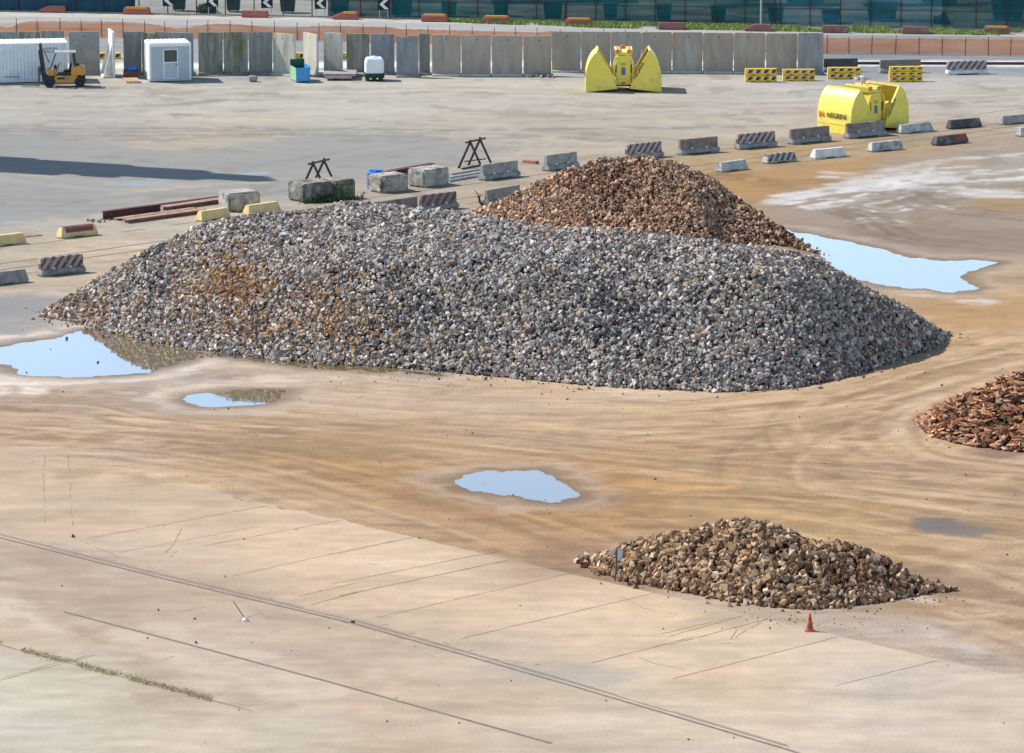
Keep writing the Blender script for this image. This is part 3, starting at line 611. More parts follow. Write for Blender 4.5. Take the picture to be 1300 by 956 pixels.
def line_dir(p, d, L0, L1): a = P(*p); return [a + Vector((d.x, d.y, 0)) * L0, a + Vector((d.x, d.y, 0)) * L1]
def curve_pts(pts): return [P(*p) for p in pts]
gr = MB(); st = MB(); M['rail_groove'] = surf('rail_groove', col(164, 148, 130), rough=.95, bump=0)
for pts in ([(-80,664),(0,683),(200,733),(450,792),(716,868),(1000,952),(1100,985)], [(81,777),(200,808),(418,866),(700,944)]):
    wpts = curve_pts(pts); strip(gr, wpts, .13, .011, seed=3, step=2)
    strip(st, wpts, .05, .016, seed=3, step=2)
q2 = [(-80,660.5),(0,679.5),(200,729.5),(450,788.5),(716,864),(1000,948)]
strip(st, curve_pts(q2), .05, .013, seed=3, step=2)
strip(gr, curve_pts([(x, y - 1.6) for x, y in q2]), .04, .012, seed=4, step=2, gap=.1)
o = gr.build('rail_groove', M['rail_groove']); o['kind'] = 'structure'
o = st.build('quay_rails', M['steel_rail']); o['kind'] = 'structure'
tr = MB()
for (p, w, g) in (((0,335),.16,.02),((0,343),.14,.05),((0,316),.10,.3),((0,352),.07,.35)):
    strip(tr, line_dir(p, D2, -12, 190), w, .008, seed=int(p[1]), gap=g, step=1.5)
o = tr.build('yard_rails', M['rail_groove']); o['kind'] = 'structure'

# far road, verge
def ribbon(name, near, far, z, m, n=40):
    mb = MB()
    A = [P(*p) for p in near]; B = [P(*p) for p in far]
    for i in range(len(A) - 1): mb.poly([(A[i].x, A[i].y, z), (A[i+1].x, A[i+1].y, z), (B[i+1].x, B[i+1].y, z), (B[i].x, B[i].y, z)])
    o = mb.build(name, m); o['kind'] = 'structure'; return o
M['road'] = surf('road', (.33, .325, .305, 1), (.27, .265, .25, 1), scale=.35, stretch=(.3, 1.5, 1), dirt=(.40, .37, .31, 1), dirt_amt=.4, dirt_scale=.3, bump=.1)
M['path'] = surf('path', (.44, .41, .35, 1), (.36, .33, .28, 1), scale=.6, bump=.1)
ribbon('road', [(-200,25),(0,30),(330,33),(700,42),(1300,47),(1500,48)], [(-200,17),(0,21),(330,25),(600,31),(1300,43),(1500,46)], .01, M['road'])
ribbon('path', [(-200,17),(0,21),(330,25),(600,31)], [(-200,11),(0,14.5),(330,20),(600,27)], .008, M['path'])

# ------------------------------------------------------------ puddles
def puddle(k, seed):
    pts = [np.array(p) for p in pud_world(k)]; rr = random.Random(seed); out = []
    pts = spline(pts + [pts[0]], 16)[:-1]
    cen = sum(pts) / len(pts)
    for i, p in enumerate(pts):
        j = (fbm(np.array([p[0] * 1.9]), np.array([p[1] * 1.1]), .9, seed, 5)[0] - .5) * (.45 if k == 'narrow' else .95) + rr.uniform(-.02, .02)
        d = pts[(i + 1) % len(pts)] - pts[i - 1]; d = d / (np.hypot(*d) + 1e-6)
        out.append((p[0] + d[1] * j * .8, p[1] - d[0] * j * 1.2 , .005))
    me = bpy.data.meshes.new('puddle'); bm = bmesh.new(); vs = [bm.verts.new(v) for v in out]; f = bm.faces.new(vs)
    bmesh.ops.triangulate(bm, faces=[f]); bmesh.ops.recalc_face_normals(bm, faces=bm.faces)
    if bm.faces[:] and bm.faces[0:1][0].normal.z < 0: bmesh.ops.reverse_faces(bm, faces=bm.faces)
    bm.to_mesh(me); bm.free(); me.materials.append(M['water'])
    o = bpy.data.objects.new('puddle', me); S.collection.objects.link(o); o['kind'] = 'structure'
for i, k in enumerate(PUD): puddle(k, i + 3)

# ------------------------------------------------------------ stone heaps
def rock_variants(n, kind='chunk'):
    out = []
    rr = random.Random(99 if kind == 'chunk' else 98)
    for k in range(n):
        bm = bmesh.new()
        for i in range(8):
            if kind == 'chunk':
                v = Vector((1 if i & 1 else -1, 1 if i & 2 else -1, 1 if i & 4 else -1)) * .36 + Vector([rr.uniform(-.19, .19) for _ in range(3)])
                if rr.random() < .18: v *= .35
            else:
                a = (i // 2) * math.pi / 2 + rr.uniform(-.4, .4); v = Vector((math.cos(a) * .55, math.sin(a) * .5, .085 if i % 2 else -.085)) * rr.uniform(.8, 1.1)
            bm.verts.new(v)
        r = bmesh.ops.convex_hull(bm, input=bm.verts)
        lo = [v for v in bm.verts if not v.link_faces]; bmesh.ops.delete(bm, geom=lo, context='VERTS')
        bmesh.ops.triangulate(bm, faces=bm.faces); bmesh.ops.recalc_face_normals(bm, faces=bm.faces); bm.verts.index_update()
        out.append((np.array([v.co[:] for v in bm.verts]), np.array([[v.index for v in f.verts] for f in bm.faces]))); bm.free()
    return out
CH = rock_variants(16); SLB = rock_variants(12, 'slab')
def rand_rot(n, tilt=None):
    if tilt is None:
        q = rng.normal(size=(n, 4)); q /= np.linalg.norm(q, axis=1)[:, None]
    else:
        a = rng.uniform(0, 2 * np.pi, n); b = rng.normal(0, tilt, n); c = rng.uniform(0, 2 * np.pi, n)
        q1 = np.stack([np.cos(a / 2), 0 * a, 0 * a, np.sin(a / 2)], 1); q2 = np.stack([np.cos(b / 2), np.sin(b / 2) * np.cos(c), np.sin(b / 2) * np.sin(c), 0 * b], 1)
        w = q2[:, 0] * q1[:, 0] - q2[:, 3] * q1[:, 3] ; x = q2[:, 1] * q1[:, 0] + q2[:, 2] * q1[:, 3]; y = q2[:, 2] * q1[:, 0] - q2[:, 1] * q1[:, 3]; z = q2[:, 0] * q1[:, 3]
        q = np.stack([w, x, y, z], 1); q /= np.linalg.norm(q, axis=1)[:, None]
    w, x, y, z = q.T
    return np.stack([1-2*(y*y+z*z), 2*(x*y-z*w), 2*(x*z+y*w), 2*(x*y+z*w), 1-2*(x*x+z*z), 2*(y*z-x*w), 2*(x*z-y*w), 2*(y*z+x*w), 1-2*(x*x+y*y)], 1).reshape(-1, 3, 3)
def stones(pos, size, colr, variants, tilt=None, aniso=(.75, 1.25)):
    n = len(pos); Rm = rand_rot(n, tilt); sc = size[:, None] * rng.uniform(aniso[0], aniso[1], (n, 3)); var = rng.integers(0, len(variants), n)
    Vs, Fs, Cs = [], [], []; base = 0
    for k, (v, f) in enumerate(variants):
        idx = np.where(var == k)[0]
        if not len(idx): continue
        p = np.einsum('nij,nvj->nvi', Rm[idx], v[None] * sc[idx][:, None, :]) + pos[idx][:, None, :]
        Vs.append(p.reshape(-1, 3)); Fs.append((f[None] + (np.arange(len(idx)) * len(v))[:, None, None] + base).reshape(-1, 3))
        Cs.append(np.repeat(colr[idx], len(v), 0)); base += len(idx) * len(v)
    return np.concatenate(Vs), np.concatenate(Fs), np.concatenate(Cs)

class Heap:
    """profile by photo column: front foot, crest, ridge, back foot, as distances and heights"""
    def __init__(s, rows):                            # rows: (column, Y front foot, Y crest, h crest, Y ridge, h ridge, Y back)
        s.r = np.array(rows, float); s.u = (s.r[:, 0] - CX) / 5619.0 * 1.0
    def height(s, X, Y):
        px, _ = w2p(X, Y); c = [np.interp(px, s.r[:, 0], s.r[:, k]) for k in range(1, 7)]
        yf, yc, hc, yr, hr, yb = c
        t1 = (Y - yf) / np.maximum(yc - yf, .01); t2 = (Y - yc) / np.maximum(yr - yc, .01); t3 = (Y - yr) / np.maximum(yb - yr, .01)
        h = np.where(Y < yc, t1 * hc, np.where(Y < yr, hc + (hr - hc) * t2, hr * (1 - t3)))
        return np.where((px < s.r[0, 0]) | (px > s.r[-1, 0]), -1, np.where((Y < yf) | (Y > yb), -1, h))
def smooth_heap(hp, x0, x1, y0, y1, step=.25, blur=3, bumps=.35, bf=.35, seed=0):
    gx = np.arange(x0, x1, step); gy = np.arange(y0, y1, step); GX, GY = np.meshgrid(gx, gy)
    H = hp.height(GX.ravel(), GY.ravel()).reshape(GX.shape); H0 = np.maximum(H, 0)
    K = H0.copy()
    for _ in range(blur):
        p = np.pad(K, 1, mode='edge'); K = (p[:-2, 1:-1] + p[2:, 1:-1] + p[1:-1, :-2] + p[1:-1, 2:] + 2 * p[1:-1, 1:-1]) / 6
    nz = (fbm(GX, GY, bf, seed, 4) - .5) * 2 * bumps + (fbm(GX, GY, 1.1, seed + 50, 3) - .5) * bumps * .7
    K = K + nz * np.clip(K / 1.2, 0, 1)
    K = np.where(H0 > 0, np.maximum(K, 0), np.where(K > .12, K - .05, -.2))
    return gx, gy, K
def sample(gx, gy, K, X, Y):
    fx = np.clip((X - gx[0]) / (gx[1] - gx[0]), 0, len(gx) - 1.001); fy = np.clip((Y - gy[0]) / (gy[1] - gy[0]), 0, len(gy) - 1.001)
    i = fx.astype(int); j = fy.astype(int); a = fx - i; b = fy - j
    return (K[j, i] * (1 - a) + K[j, i + 1] * a) * (1 - b) + (K[j + 1, i] * (1 - a) + K[j + 1, i + 1] * a) * b
def build_heap(name, hp, box, size, dens, pal, label, cat, seed, core, blur=3, bumps=.35, bf=.35, variants=None, tilt=None, aniso=(.75, 1.25), patch=None, dig=None, strays=0):
    gx, gy, K = smooth_heap(hp, *box, blur=blur, bumps=bumps, bf=bf, seed=seed)
    if dig:
        GX, GY = np.meshgrid(gx, gy)
        for (dx, dy, rx, ry, dd) in dig: K = K - dd * np.exp(-((GX - dx) / rx) ** 2 - ((GY - dy) / ry) ** 2) * np.clip(K / 1.5, 0, 1)
    A = (box[1] - box[0]) * (box[3] - box[2]); n = int(A * dens)
    X = rng.uniform(box[0], box[1], n); Y = rng.uniform(box[2], box[3], n); h = sample(gx, gy, K, X, Y)
    e = .3; sl = np.hypot(sample(gx, gy, K, X + e, Y) - h, sample(gx, gy, K, X, Y + e) - h) / e
    keep = (h > .0) & (rng.random(n) < np.sqrt(1 + np.minimum(sl, 1.3) ** 2) / 1.65); X, Y, h = X[keep], Y[keep], h[keep]
    sz = size * np.minimum(rng.lognormal(-.02, .24, len(X)), 1.6)
    Z = h + sz * rng.uniform(-.4, .34, len(X)); Z = np.maximum(Z, sz * .28)
    if strays:
        m = K > .02; jj, ii = np.where(m & ~(np.pad(m, 2)[4:, 2:-2] & np.pad(m, 2)[:-4, 2:-2] & np.pad(m, 2)[2:-2, 4:] & np.pad(m, 2)[2:-2, :-4]))
        q = rng.integers(0, len(ii), strays); ex = gx[ii[q]] + rng.normal(0, .4, strays); ey = gy[jj[q]] + rng.normal(0, .6, strays)
        es = size * rng.uniform(.2, .95, strays); X = np.r_[X, ex]; Y = np.r_[Y, ey]; sz = np.r_[sz, es]; Z = np.r_[Z, es * .25]
    px, py = w2p(X, Y)
    KST = .76 if 'grey' in label else (.58 if 'orange' in label else .68)
    pal_c = lin(np.array([p[:3] for p in pal])); pr = np.array([p[3] for p in pal]); pr = pr / pr.sum()
    c = pal_c[rng.choice(len(pal), len(X), p=pr)] * rng.uniform(.5, 1.12, len(X))[:, None] * KST
    if patch:
        hx = px; hy = w2p_h(X, Y, Z)
        for (bx, by, rx, ry, cc, amt) in patch:
            w = amt * np.exp(-((hx - bx) / rx) ** 2 - ((hy - by) / ry) ** 2) * (.5 + fbm(X, Y, .8, 3))
            pick = rng.random(len(X)) < w; c[pick] = lin(np.array(cc)) * rng.uniform(.6, 1.15, pick.sum())[:, None] * .62
    V, Fc, C = stones(np.stack([X, Y, Z], 1), sz, c, variants or CH, tilt, aniso)
    # the packed core under the loose stones, a thumb's depth below them
    GX, GY = np.meshgrid(gx[::2], gy[::2]); K2 = K[::2, ::2] - size * .35; K2 = np.where(K2 < 0, -.3, K2)
    nx, ny = GX.shape[1], GX.shape[0]; cv = np.stack([GX.ravel(), GY.ravel(), K2.ravel()], 1)
    i = (np.arange(nx - 1)[None] + np.arange(ny - 1)[:, None] * nx).ravel()
    cf = np.concatenate([np.stack([i, i + 1, i + nx + 1], 1), np.stack([i, i + nx + 1, i + nx], 1)])
    top = K2.ravel()[cf].max(1) > -.25; cf = cf[top]
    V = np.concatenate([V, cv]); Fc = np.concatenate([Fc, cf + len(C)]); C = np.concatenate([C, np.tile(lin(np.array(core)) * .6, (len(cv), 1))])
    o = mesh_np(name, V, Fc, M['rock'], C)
    tag(o, label, cat, kind='stuff'); return gx, gy, K
def w2p_h(X, Y, Z):
    # photo row of a point at height Z
    ang = np.arctan2(CAMH - Z, np.hypot(X * 0, Y)); return CY + F * np.tan(ang - PITCH)

def YF(py): return CAMH / TA(py)
# grey heap: column, ridge row, ridge height, front foot row
G = [(50,401,.02,402),(60,388,.3,405),(105,362,1.0,413),(145,341,1.85,424),(180,320,2.6,433),(215,301,3.1,439),(250,284,3.72,445),(290,271,4.28,450),(350,263,4.5,458),(420,258,4.5,463),(480,256,4.6,466),(560,266,4.7,472),
     (650,276,4.8,481),(760,289,4.85,491),(900,299,4.85,498),(960,303,4.8,497),(1000,312,4.6,494),(1045,329,4.1,486),(1100,359,3.0,472),(1150,388,1.9,452),(1180,404,1.1,440),(1200,418,.4,430),(1210,424,.02,426)]
rows = []
for px, yr, h, yf in G:
    Yf = YF(yf); Yr = (CAMH - h) / TA(yr); h = max(h - .14, .02); hc = h * .86; Yc = min(Yf + hc / .74, Yr - .3 * h - .02); Yr = max(Yr, Yf + h * 1.1)
    k = min(1, max(0, (px - 300) / 150)); Yc = (Yf + .38 * (Yr - Yf)) * (1 - k) + Yc * k; hc = .40 * h * (1 - k) + hc * k
    rows.append((px, Yf, max(Yc, Yf + .05), hc, max(Yr, Yf + .1), h, Yr + h / .62 + .15))
GH = Heap(rows)
build_heap('stone_heap', GH, (-22.5, 20.5, 168, 204), .166, 160,
  [(224,213,202,3.8),(200,190,181,4.5),(168,158,152,4),(122,114,112,3.2),(200,178,154,2.4),(174,146,122,1.7),(232,224,214,.4)],
  'long flat-topped heap of grey broken stone, largest of the four', 'stone heap', 12, (60, 58, 58), blur=2, bumps=.34, bf=.4,
  patch=[(290,365,55,38,(194,150,110),.75),(320,415,70,34,(190,150,112),.5),(90,395,80,30,(190,152,120),.5),(170,330,60,30,(160,140,120),.3),(430,405,45,45,(192,152,112),.55),(470,420,60,50,(190,160,126),.3),(540,400,60,40,(112,110,112),.4),(775,390,45,50,(96,98,106),.45),(810,410,40,40,(104,104,110),.35),(620,345,90,25,(190,188,186),.3),(940,470,220,14,(120,122,130),.12)],  # the dark blue-grey patches paint shade into the hollows
  dig=[(-8.5, 181, 3, 2.2, .5), (3.8, 177.5, 2.2, 2.2, .75), (8, 177, 2, 3, .35)], strays=1000)
# brown heap behind
B = [(572,272,221),(597,266,220),(615,256,219),(640,245,218),(690,222,216.5),(735,206,215),(770,199,214.3),(800,197,214),(840,198,213),(870,205,212.5),(912,222,212),(935,243,211.5),(965,266,211),(1000,289,209.5),(1030,311,207),(1054,325,205.6)]
rows = []
for px, yr, Yr in B:
    h = max(CAMH - Yr * TA(yr) - .12, .02); rows.append((px, Yr - h / .60 - .05, Yr - h * .28 - .03, h * .88, Yr, h, Yr + h / .62 + .1))
build_heap('stone_heap', Heap(rows), (-4, 17, 197, 226), .158, 165,
  [(212,172,140,4.5),(188,146,114,4),(154,114,90,3),(232,204,178,2.2),(120,90,74,2),(190,178,166,.6)],
  'brown-orange heap of broken stone rising behind the grey heap', 'stone heap', 31, (70, 46, 34), blur=2, bumps=.42, bf=.5,
  patch=[(770,235,40,30,(120,82,64),.5),(820,245,70,25,(200,158,122),.35),(1000,300,40,20,(120,84,70),.4)],  # the first dark patch paints shade into the left gully
  dig=[(4.4, 207.3, 1.0, 2.6, .5), (8.9, 208, .8, 3.2, -.45), (10.3, 207.5, .8, 3.2, .6)], strays=150)
# small tan heap in front
C_ = [(726,713,714),(745,706,722),(770,697,731),(800,687,740),(850,671,749),(900,661,759),(950,658,768),(1000,665,773),(1030,672,774),(1060,681,772),(1110,699,766),(1150,722,759),(1180,738,754),(1205,746,752),(1222,749,751)]
rows = []
for px, yr, yf in C_:
    Yf = YF(yf); t = TA(yr); m = .60; d = max((CAMH - t * Yf) / (m + t), .04); h = max(m * d - .09, .02)
    rows.append((px, Yf, Yf + .72 * d, h * .86, Yf + d, h, Yf + d + h / .6 + .1))
SG = build_heap('stone_heap', Heap(rows), (1.0, 14.6, 131, 149), .188, 150,
  [(218,180,142,5),(192,152,114,4),(154,118,88,3),(240,214,184,1.6),(122,92,72,2.4),(190,172,158,.6)],
  'small low heap of tan broken stone nearest the camera', 'stone heap', 47, (64, 48, 36), blur=1, bumps=.2, bf=.6,
  patch=[(870,690,80,40,(214,178,136),.4),(1080,730,60,30,(130,96,66),.4),(1000,740,50,30,(190,160,124),.3)],
  dig=[(9.6, 138, .7, 1.4, .3)], strays=260)
# heap of flat shards at the right edge
Dp = [(1160,531,534),(1180,521,551),(1200,510,560),(1240,492,568),(1270,480,572),(1300,468,575),(1360,450,580),(1430,440,584),(1500,448,582),(1580,480,572),(1640,520,556),(1670,540,545)]
rows = []
for px, yr, yf in Dp:
    Yf = YF(yf); t = TA(yr); m = .55; d = max((CAMH - t * Yf) / (m + t), .04); h = m * d
    rows.append((px, Yf, Yf + .75 * d, h * .86, Yf + d, h, Yf + d + h / .6 + .1))
build_heap('shard_heap', Heap(rows), (13, 30, 152, 178), .27, 115,
  [(224,168,128,5),(208,146,106,4),(174,116,82,3),(236,192,158,2),(128,90,70,1.5),(160,160,156,.3)],
  'heap of flat rust-brown stone shards cut off by the right edge', 'stone heap', 63, (66, 40, 28), blur=1, bumps=.22, bf=.6,
  variants=SLB, tilt=.55, aniso=(.7, 1.4), strays=150)

def grit():
    n = 420; px = rng.uniform(-20, 1330, n); py = rng.uniform(395, 960, n); keep = rng.random(n) < np.where(py > 640 + .24 * (px - 330), .25, 1); px, py = px[keep], py[keep]
    fx = 1150 + rng.normal(0, 90, 40); fy = 520 + rng.normal(0, 40, 40); px = np.r_[px, fx]; py = np.r_[py, fy]
    q = rng.integers(0, 5, 260); sx = np.array([90, 560, 700, 1010, 1130])[q] + rng.normal(0, 60, 260); sy = np.array([404, 478, 492, 790, 770])[q] + rng.normal(0, 7, 260); px = np.r_[px, sx]; py = np.r_[py, sy]
    X, Y = PN(px, py); sz = np.minimum(rng.lognormal(np.log(.04), .45, len(X)), .14)
    sz[rng.random(len(X)) < .06] *= 1.3
    c = lin(np.array([(140,122,104),(116,100,86),(206,190,168),(150,120,92),(170,168,164)])[rng.integers(0, 5, len(X))]) * .55
    V, Fc, C = stones(np.stack([X, Y, sz * .25], 1), sz, c, CH)
    tag(mesh_np('loose_gravel', V, Fc, M['rock'], C), 'scattered pebbles and grit across the dirt yard', 'gravel', kind='stuff')
grit()

# ------------------------------------------------------------ concrete barriers
def frame2(p1, p2):
    a, b = P(*p1), P(*p2); d = b - a; return a, math.atan2(d.y, d.x), d.length
TALL = [(0, 0), (0, .15), (.02, .22), (.13, .30), (.17, .36), (.19, .92), (.41, .92), (.43, .36), (.47, .30), (.58, .22), (.60, .15), (.60, 0)]
def jersey(name, p1, p2, m, label, group, holes=True, base_m=None):
    a, rz, L = frame2(p1, p2); r = empty(name, a, rz, label, 'barrier', group)
    b = MB(); b.prism([(0, 0), (0, .16), (.03, .23), (.14, .31), (.46, .31), (.57, .23), (.60, .16), (.60, 0)], 0, L)
    # feet: cut the underside by building the base as a slab on two pads
    b = MB(); prof = [(0, .07), (0, .16), (.03, .23), (.16, .31), (.44, .31), (.57, .23), (.60, .16), (.60, .07)]
    b.prism(prof, -.02, L + .02); b.box(0.05, .6, .03, .57, 0, .075); b.box(L - .6, L - .05, .03, .57, 0, .075)
    b.build('base', base_m or M['jersey_grey'], r, bevel=.012)
    u = MB(); u.prism([(.165, .305), (.19, .86), (.41, .86), (.435, .305)], .02, L - .02); u.build('upright', m, r, bevel=.02)
    if holes:
        for k in (.3, .68):
            h = MB(); h.box(L * k - .07, L * k + .07, .10, .165, .29, .39); h.build('lit_hole', M['hole_white'], r, bevel=.015)  # pale box standing in for the light in a drainage hole
    return r
def low_block(name, p1, p2, m, label, group, h=.52, w=.5, cap=None, end=None, cat='barrier'):
    a, rz, L = frame2(p1, p2); 
    b = MB(); prof = [(0, .06), (.01, .14), (.11, h - .03), (.14, h), (w - .14, h), (w - .11, h - .03), (w - .01, .14), (w, .06)]
    c = .12
    n = len(prof); v = []
    for s, x in ((0, 0.0), (1, L)):
        for (yy, z) in prof:
            inset = c * max(0, (z - .14) / (h - .14)); v.append((x + (inset if s == 0 else -inset), yy, z))
    f = [tuple(range(n))[::-1], tuple(range(n, 2 * n))] + [(i, (i + 1) % n, n + (i + 1) % n, n + i) for i in range(n)]
    b.add(v, f); b.box(.06, L * .36, .03, w - .03, 0, .07); b.box(L * .64, L - .06, .03, w - .03, 0, .07)
    if cap or end:
        r = empty(name, a, rz, label, cat, group); b.build('body', m, r, bevel=.012)
        if cap: k = MB(); k.box(.22, L - .2, .10, w - .10, h + .004, h + .03); k.build('painted_band', cap, r); k2 = MB(); k2.prism([(.035, .26), (.10, h - .03), (.13, h - .03), (.06, .26)], .3, L - .25)
        if cap: k2.build('painted_face', cap, r)
        if end: k = MB(); k.prism([(-.006, .14), (.10, h - .02), (.13, h + .006), (.2, h + .006), (.2, .14)], L * .6, L - .14); k.build('painted_end', end, r)
        return r
    o = b.build(name, m, None, bevel=.012); o.location = a; o.rotation_euler = (0, 0, rz)
    return tag(o, label, cat, group)
GB, GS = 'tall concrete barriers across the yard', 'low concrete blocks across the yard'
jersey('concrete_barrier', (799,204), (843,199), M['stripe_red'], 'striped barrier poking up behind the peak of the brown heap', GB)
jersey('concrete_barrier', (866,197.5), (914,193), M['jersey_brown'], 'plain dark brown barrier just right of the brown heap peak', GB)
jersey('concrete_barrier', (939,190.5), (987,186), M['stripe_red'], 'barrier with diagonal stripes standing clear to the right of the brown heap', GB)
jersey('concrete_barrier', (1007,184), (1056,179), M['jersey_brown'], 'plain grey-brown barrier just left of the nearer yellow grab', GB, base_m=M['jersey_grey'])
jersey('concrete_barrier', (1078,176.5), (1126,172), M['jersey_brown'], 'dark barrier standing in front of the nearer yellow grab', GB)
jersey('concrete_barrier', (616,230), (661,224), M['jersey_grey'], 'mossy grey barrier beside the pale pipes and taller trestle', GB)
jersey('concrete_barrier', (697,218), (736,212.5), M['jersey_grey'], 'grey barrier half hidden by the left slope of the brown heap', GB)
jersey('concrete_barrier', (622,263), (664,256), M['jersey_grey'], 'grey barrier mostly buried behind the brown heap left foot', GB)
jersey('concrete_barrier', (538,270), (583,264.5), M['stripe_brown'], 'reddish barrier with faded stripes behind the grey heap crest', GB)
jersey('concrete_barrier', (488,278), (534,271), M['jersey_brown'], 'brown barrier showing only its top above the grey heap', GB, holes=False)
jersey('concrete_barrier', (54,352), (109,346), M['stripe_red'], 'red and white striped barrier left of the grey heap', GB)
jersey('concrete_barrier', (1118,93.5), (1170,92.5), M['jersey_brown'], 'dark barrier at the far edge behind the tallest yellow beam stack', GB, holes=False)
jersey('concrete_barrier', (1204,95.5), (1254,94), M['stripe_red'], 'striped barrier alone by the white gravel at the far right', GB, base_m=M['jersey_white'])
jersey('concrete_barrier', (1046,92), (1090,91.5), M['jersey_dark'], 'blackish barrier at the right end of the panel wall', GB, holes=False)
low_block('concrete_block', (-14,364), (37,358), M['jersey_grey'], 'low grey block cut off by the left edge', GS, h=.6)
low_block('concrete_block', (-10,314), (34,309), M['jersey_yellow'], 'plain yellow block at the left edge', GS)
low_block('concrete_block', (78,303.5), (125,298), M['jersey_yellow'], 'yellow block with a red band along its top', GS, cap=M['faded_red'])
low_block('concrete_block', (256,282), (293,276.5), M['jersey_yellow'], 'yellow block at the end of the rusty beams', GS)
low_block('concrete_block', (316,274.5), (357,268.5), M['jersey_yellow'], 'yellow block between the pale boulder block and the mossy block', GS)
low_block('concrete_block', (1144,170.5), (1185,166.5), M['jersey_dirty_white'], 'low grey block right of the nearer yellow grab', GS)
low_block('concrete_block', (1207,164.5), (1247,161), M['jersey_dark'], 'low black block in the back row near the right edge', GS)
low_block('concrete_block', (1273,159), (1318,155), M['jersey_grey'], 'low grey block in the back row cut off by the right edge', GS)
low_block('concrete_block', (916,219), (950,214.5), M['jersey_dirty_white'], 'dirty white block nearest the brown heap', GS)
low_block('concrete_block', (974,208.5), (1012,204.5), M['stripe_black'], 'low block with black and white stripes', GS)
low_block('concrete_block', (1035,202.5), (1075,198.5), M['jersey_white'], 'clean bright white low block', GS)
low_block('concrete_block', (1107,193.5), (1147,189.5), M['jersey_dirty_white'], 'scuffed white low block between the clean white and the red-ended one', GS)
low_block('concrete_block', (1189,185.5), (1230,181), M['jersey_dark'], 'dark low block with a faded red end', GS, end=M['faded_red'])
low_block('concrete_block', (1296,174), (1336,169), M['jersey_dirty_white'], 'tip of a pale low block in the front row at the right edge', GS)

# big rough blocks
def rough_block(p1, p2, h, w, m, label, seed, dup=0):
    a, rz, L = frame2(p1, p2); bm = bmesh.new(); bmesh.ops.create_cube(bm, size=1)
    for v in bm.verts: v.co = Vector(((v.co.x + .5) * L, (v.co.y + .5) * w, (v.co.z + .5) * h))
    bmesh.ops.bevel(bm, geom=bm.edges[:], offset=.09, segments=2, affect='EDGES')
    bmesh.ops.subdivide_edges(bm, edges=bm.edges[:], cuts=3, use_grid_fill=True)
    rr = random.Random(seed)
    for v in bm.verts:
        n = (fbm(np.array([v.co.x + v.co.z * .7 + seed]), np.array([v.co.y + v.co.z * 1.1]), 2.6, seed)[0] - .5) * .16
        c = (v.co - Vector((L / 2, w / 2, h / 2))).normalized(); v.co += c * n
        if v.co.z < 0: v.co.z = 0
    me = bpy.data.meshes.new('rough_block'); bm.to_mesh(me); bm.free(); me.materials.append(m)
    o = bpy.data.objects.new('rough_block', me); S.collection.objects.link(o); o.location = a; o.rotation_euler = (0, 0, rz)
    return tag(o, label, 'concrete block', 'rough cast concrete blocks')
rough_block((291,270), (331,266.5), .98, 1.3, M['block'], 'stained rough concrete block at the end of the rusty beams', 3)
rough_block((386,258), (423,254), 1.0, 1.5, M['block_dark'], 'dark weathered concrete block left of its mossy neighbour', 5)
rough_block((424,254.5), (452,251.5), 1.02, 1.5, M['block_moss'], 'concrete block with green moss on its face', 8)
rough_block((484,246), (519,242.5), .92, 1.3, M['block'], 'pale rough block in front of the blue drum', 11)
rough_block((538,239), (571,234.5), .95, 1.3, M['block'], 'pale rough block right of the dark steel beam', 14)
# weeds on the mossy block
def blades(name, pts, hs, cols, label=None, cat=None, kind=None):
    V = []; Fq = []; C = []
    for (x, y, z), h, c in zip(pts, hs, cols):
        a = random.uniform(0, math.pi); w = h * random.uniform(.12, .3); dx, dy = math.cos(a) * w, math.sin(a) * w; lx, ly = random.gauss(0, h * .35), random.gauss(0, h * .35)
        n = len(V); V += [(x - dx, y - dy, z), (x + dx, y + dy, z), (x + lx, y + ly, z + h)]; Fq.append((n, n + 1, n + 2)); C += [c] * 3
    o = mesh_np(name, np.array(V), np.array(Fq), M['leaf'], np.array(C)); return tag(o, label, cat, kind=kind)
rr = random.Random(4); pts = []; hs = []; cs = []
for k in range(900):
    x = rr.triangular(378, 456, 430); b = P(x, 259 - (x - 380) * .07 + rr.uniform(-1.5, 1)); z = max(0, rr.gauss(0, .35)) * (1.6 if 424 < x < 450 else .35)
    pts.append((b.x, b.y - .02, min(z, .75))); hs.append(rr.uniform(.1, .22)); g = rr.uniform(.5, 1.3); cs.append((.045 * g, .11 * g, .03 * g))
blades('weeds', pts, hs, cs, 'green weeds growing up the face of the mossy block', 'weeds', 'stuff')
# dead branches
def branch(p, size, label, seed, lean=1):
    a = P(*p); rr = random.Random(seed); b = MB()
    b.tube([(0,0,0), (lean*.25*size,.05,.3*size), (lean*.3*size,.1,.75*size), (lean*.55*size,.1,1.1*size)], [.05,.04,.03,.015], 6)
    for k in range(7):
        t = rr.uniform(.2, .9); s = Vector((lean*.4*size*t, .07, size*t)); e = s + Vector((rr.uniform(-.5,.5), rr.uniform(-.4,.4), rr.uniform(.05,.4))) * size
        b.tube([s, s.lerp(e, .5) + Vector((0,0,.05)), e], [.03,.02,.008], 5)
    o = b.build('dead_branch', M['bark'], None, loc=a); tag(o, label, 'branch')
branch((456,258), .55, 'dead branch sticking up beside the mossy block', 2, 1)
branch((613,262), .75, 'bare curved branch at the left foot of the brown heap', 9, -1)

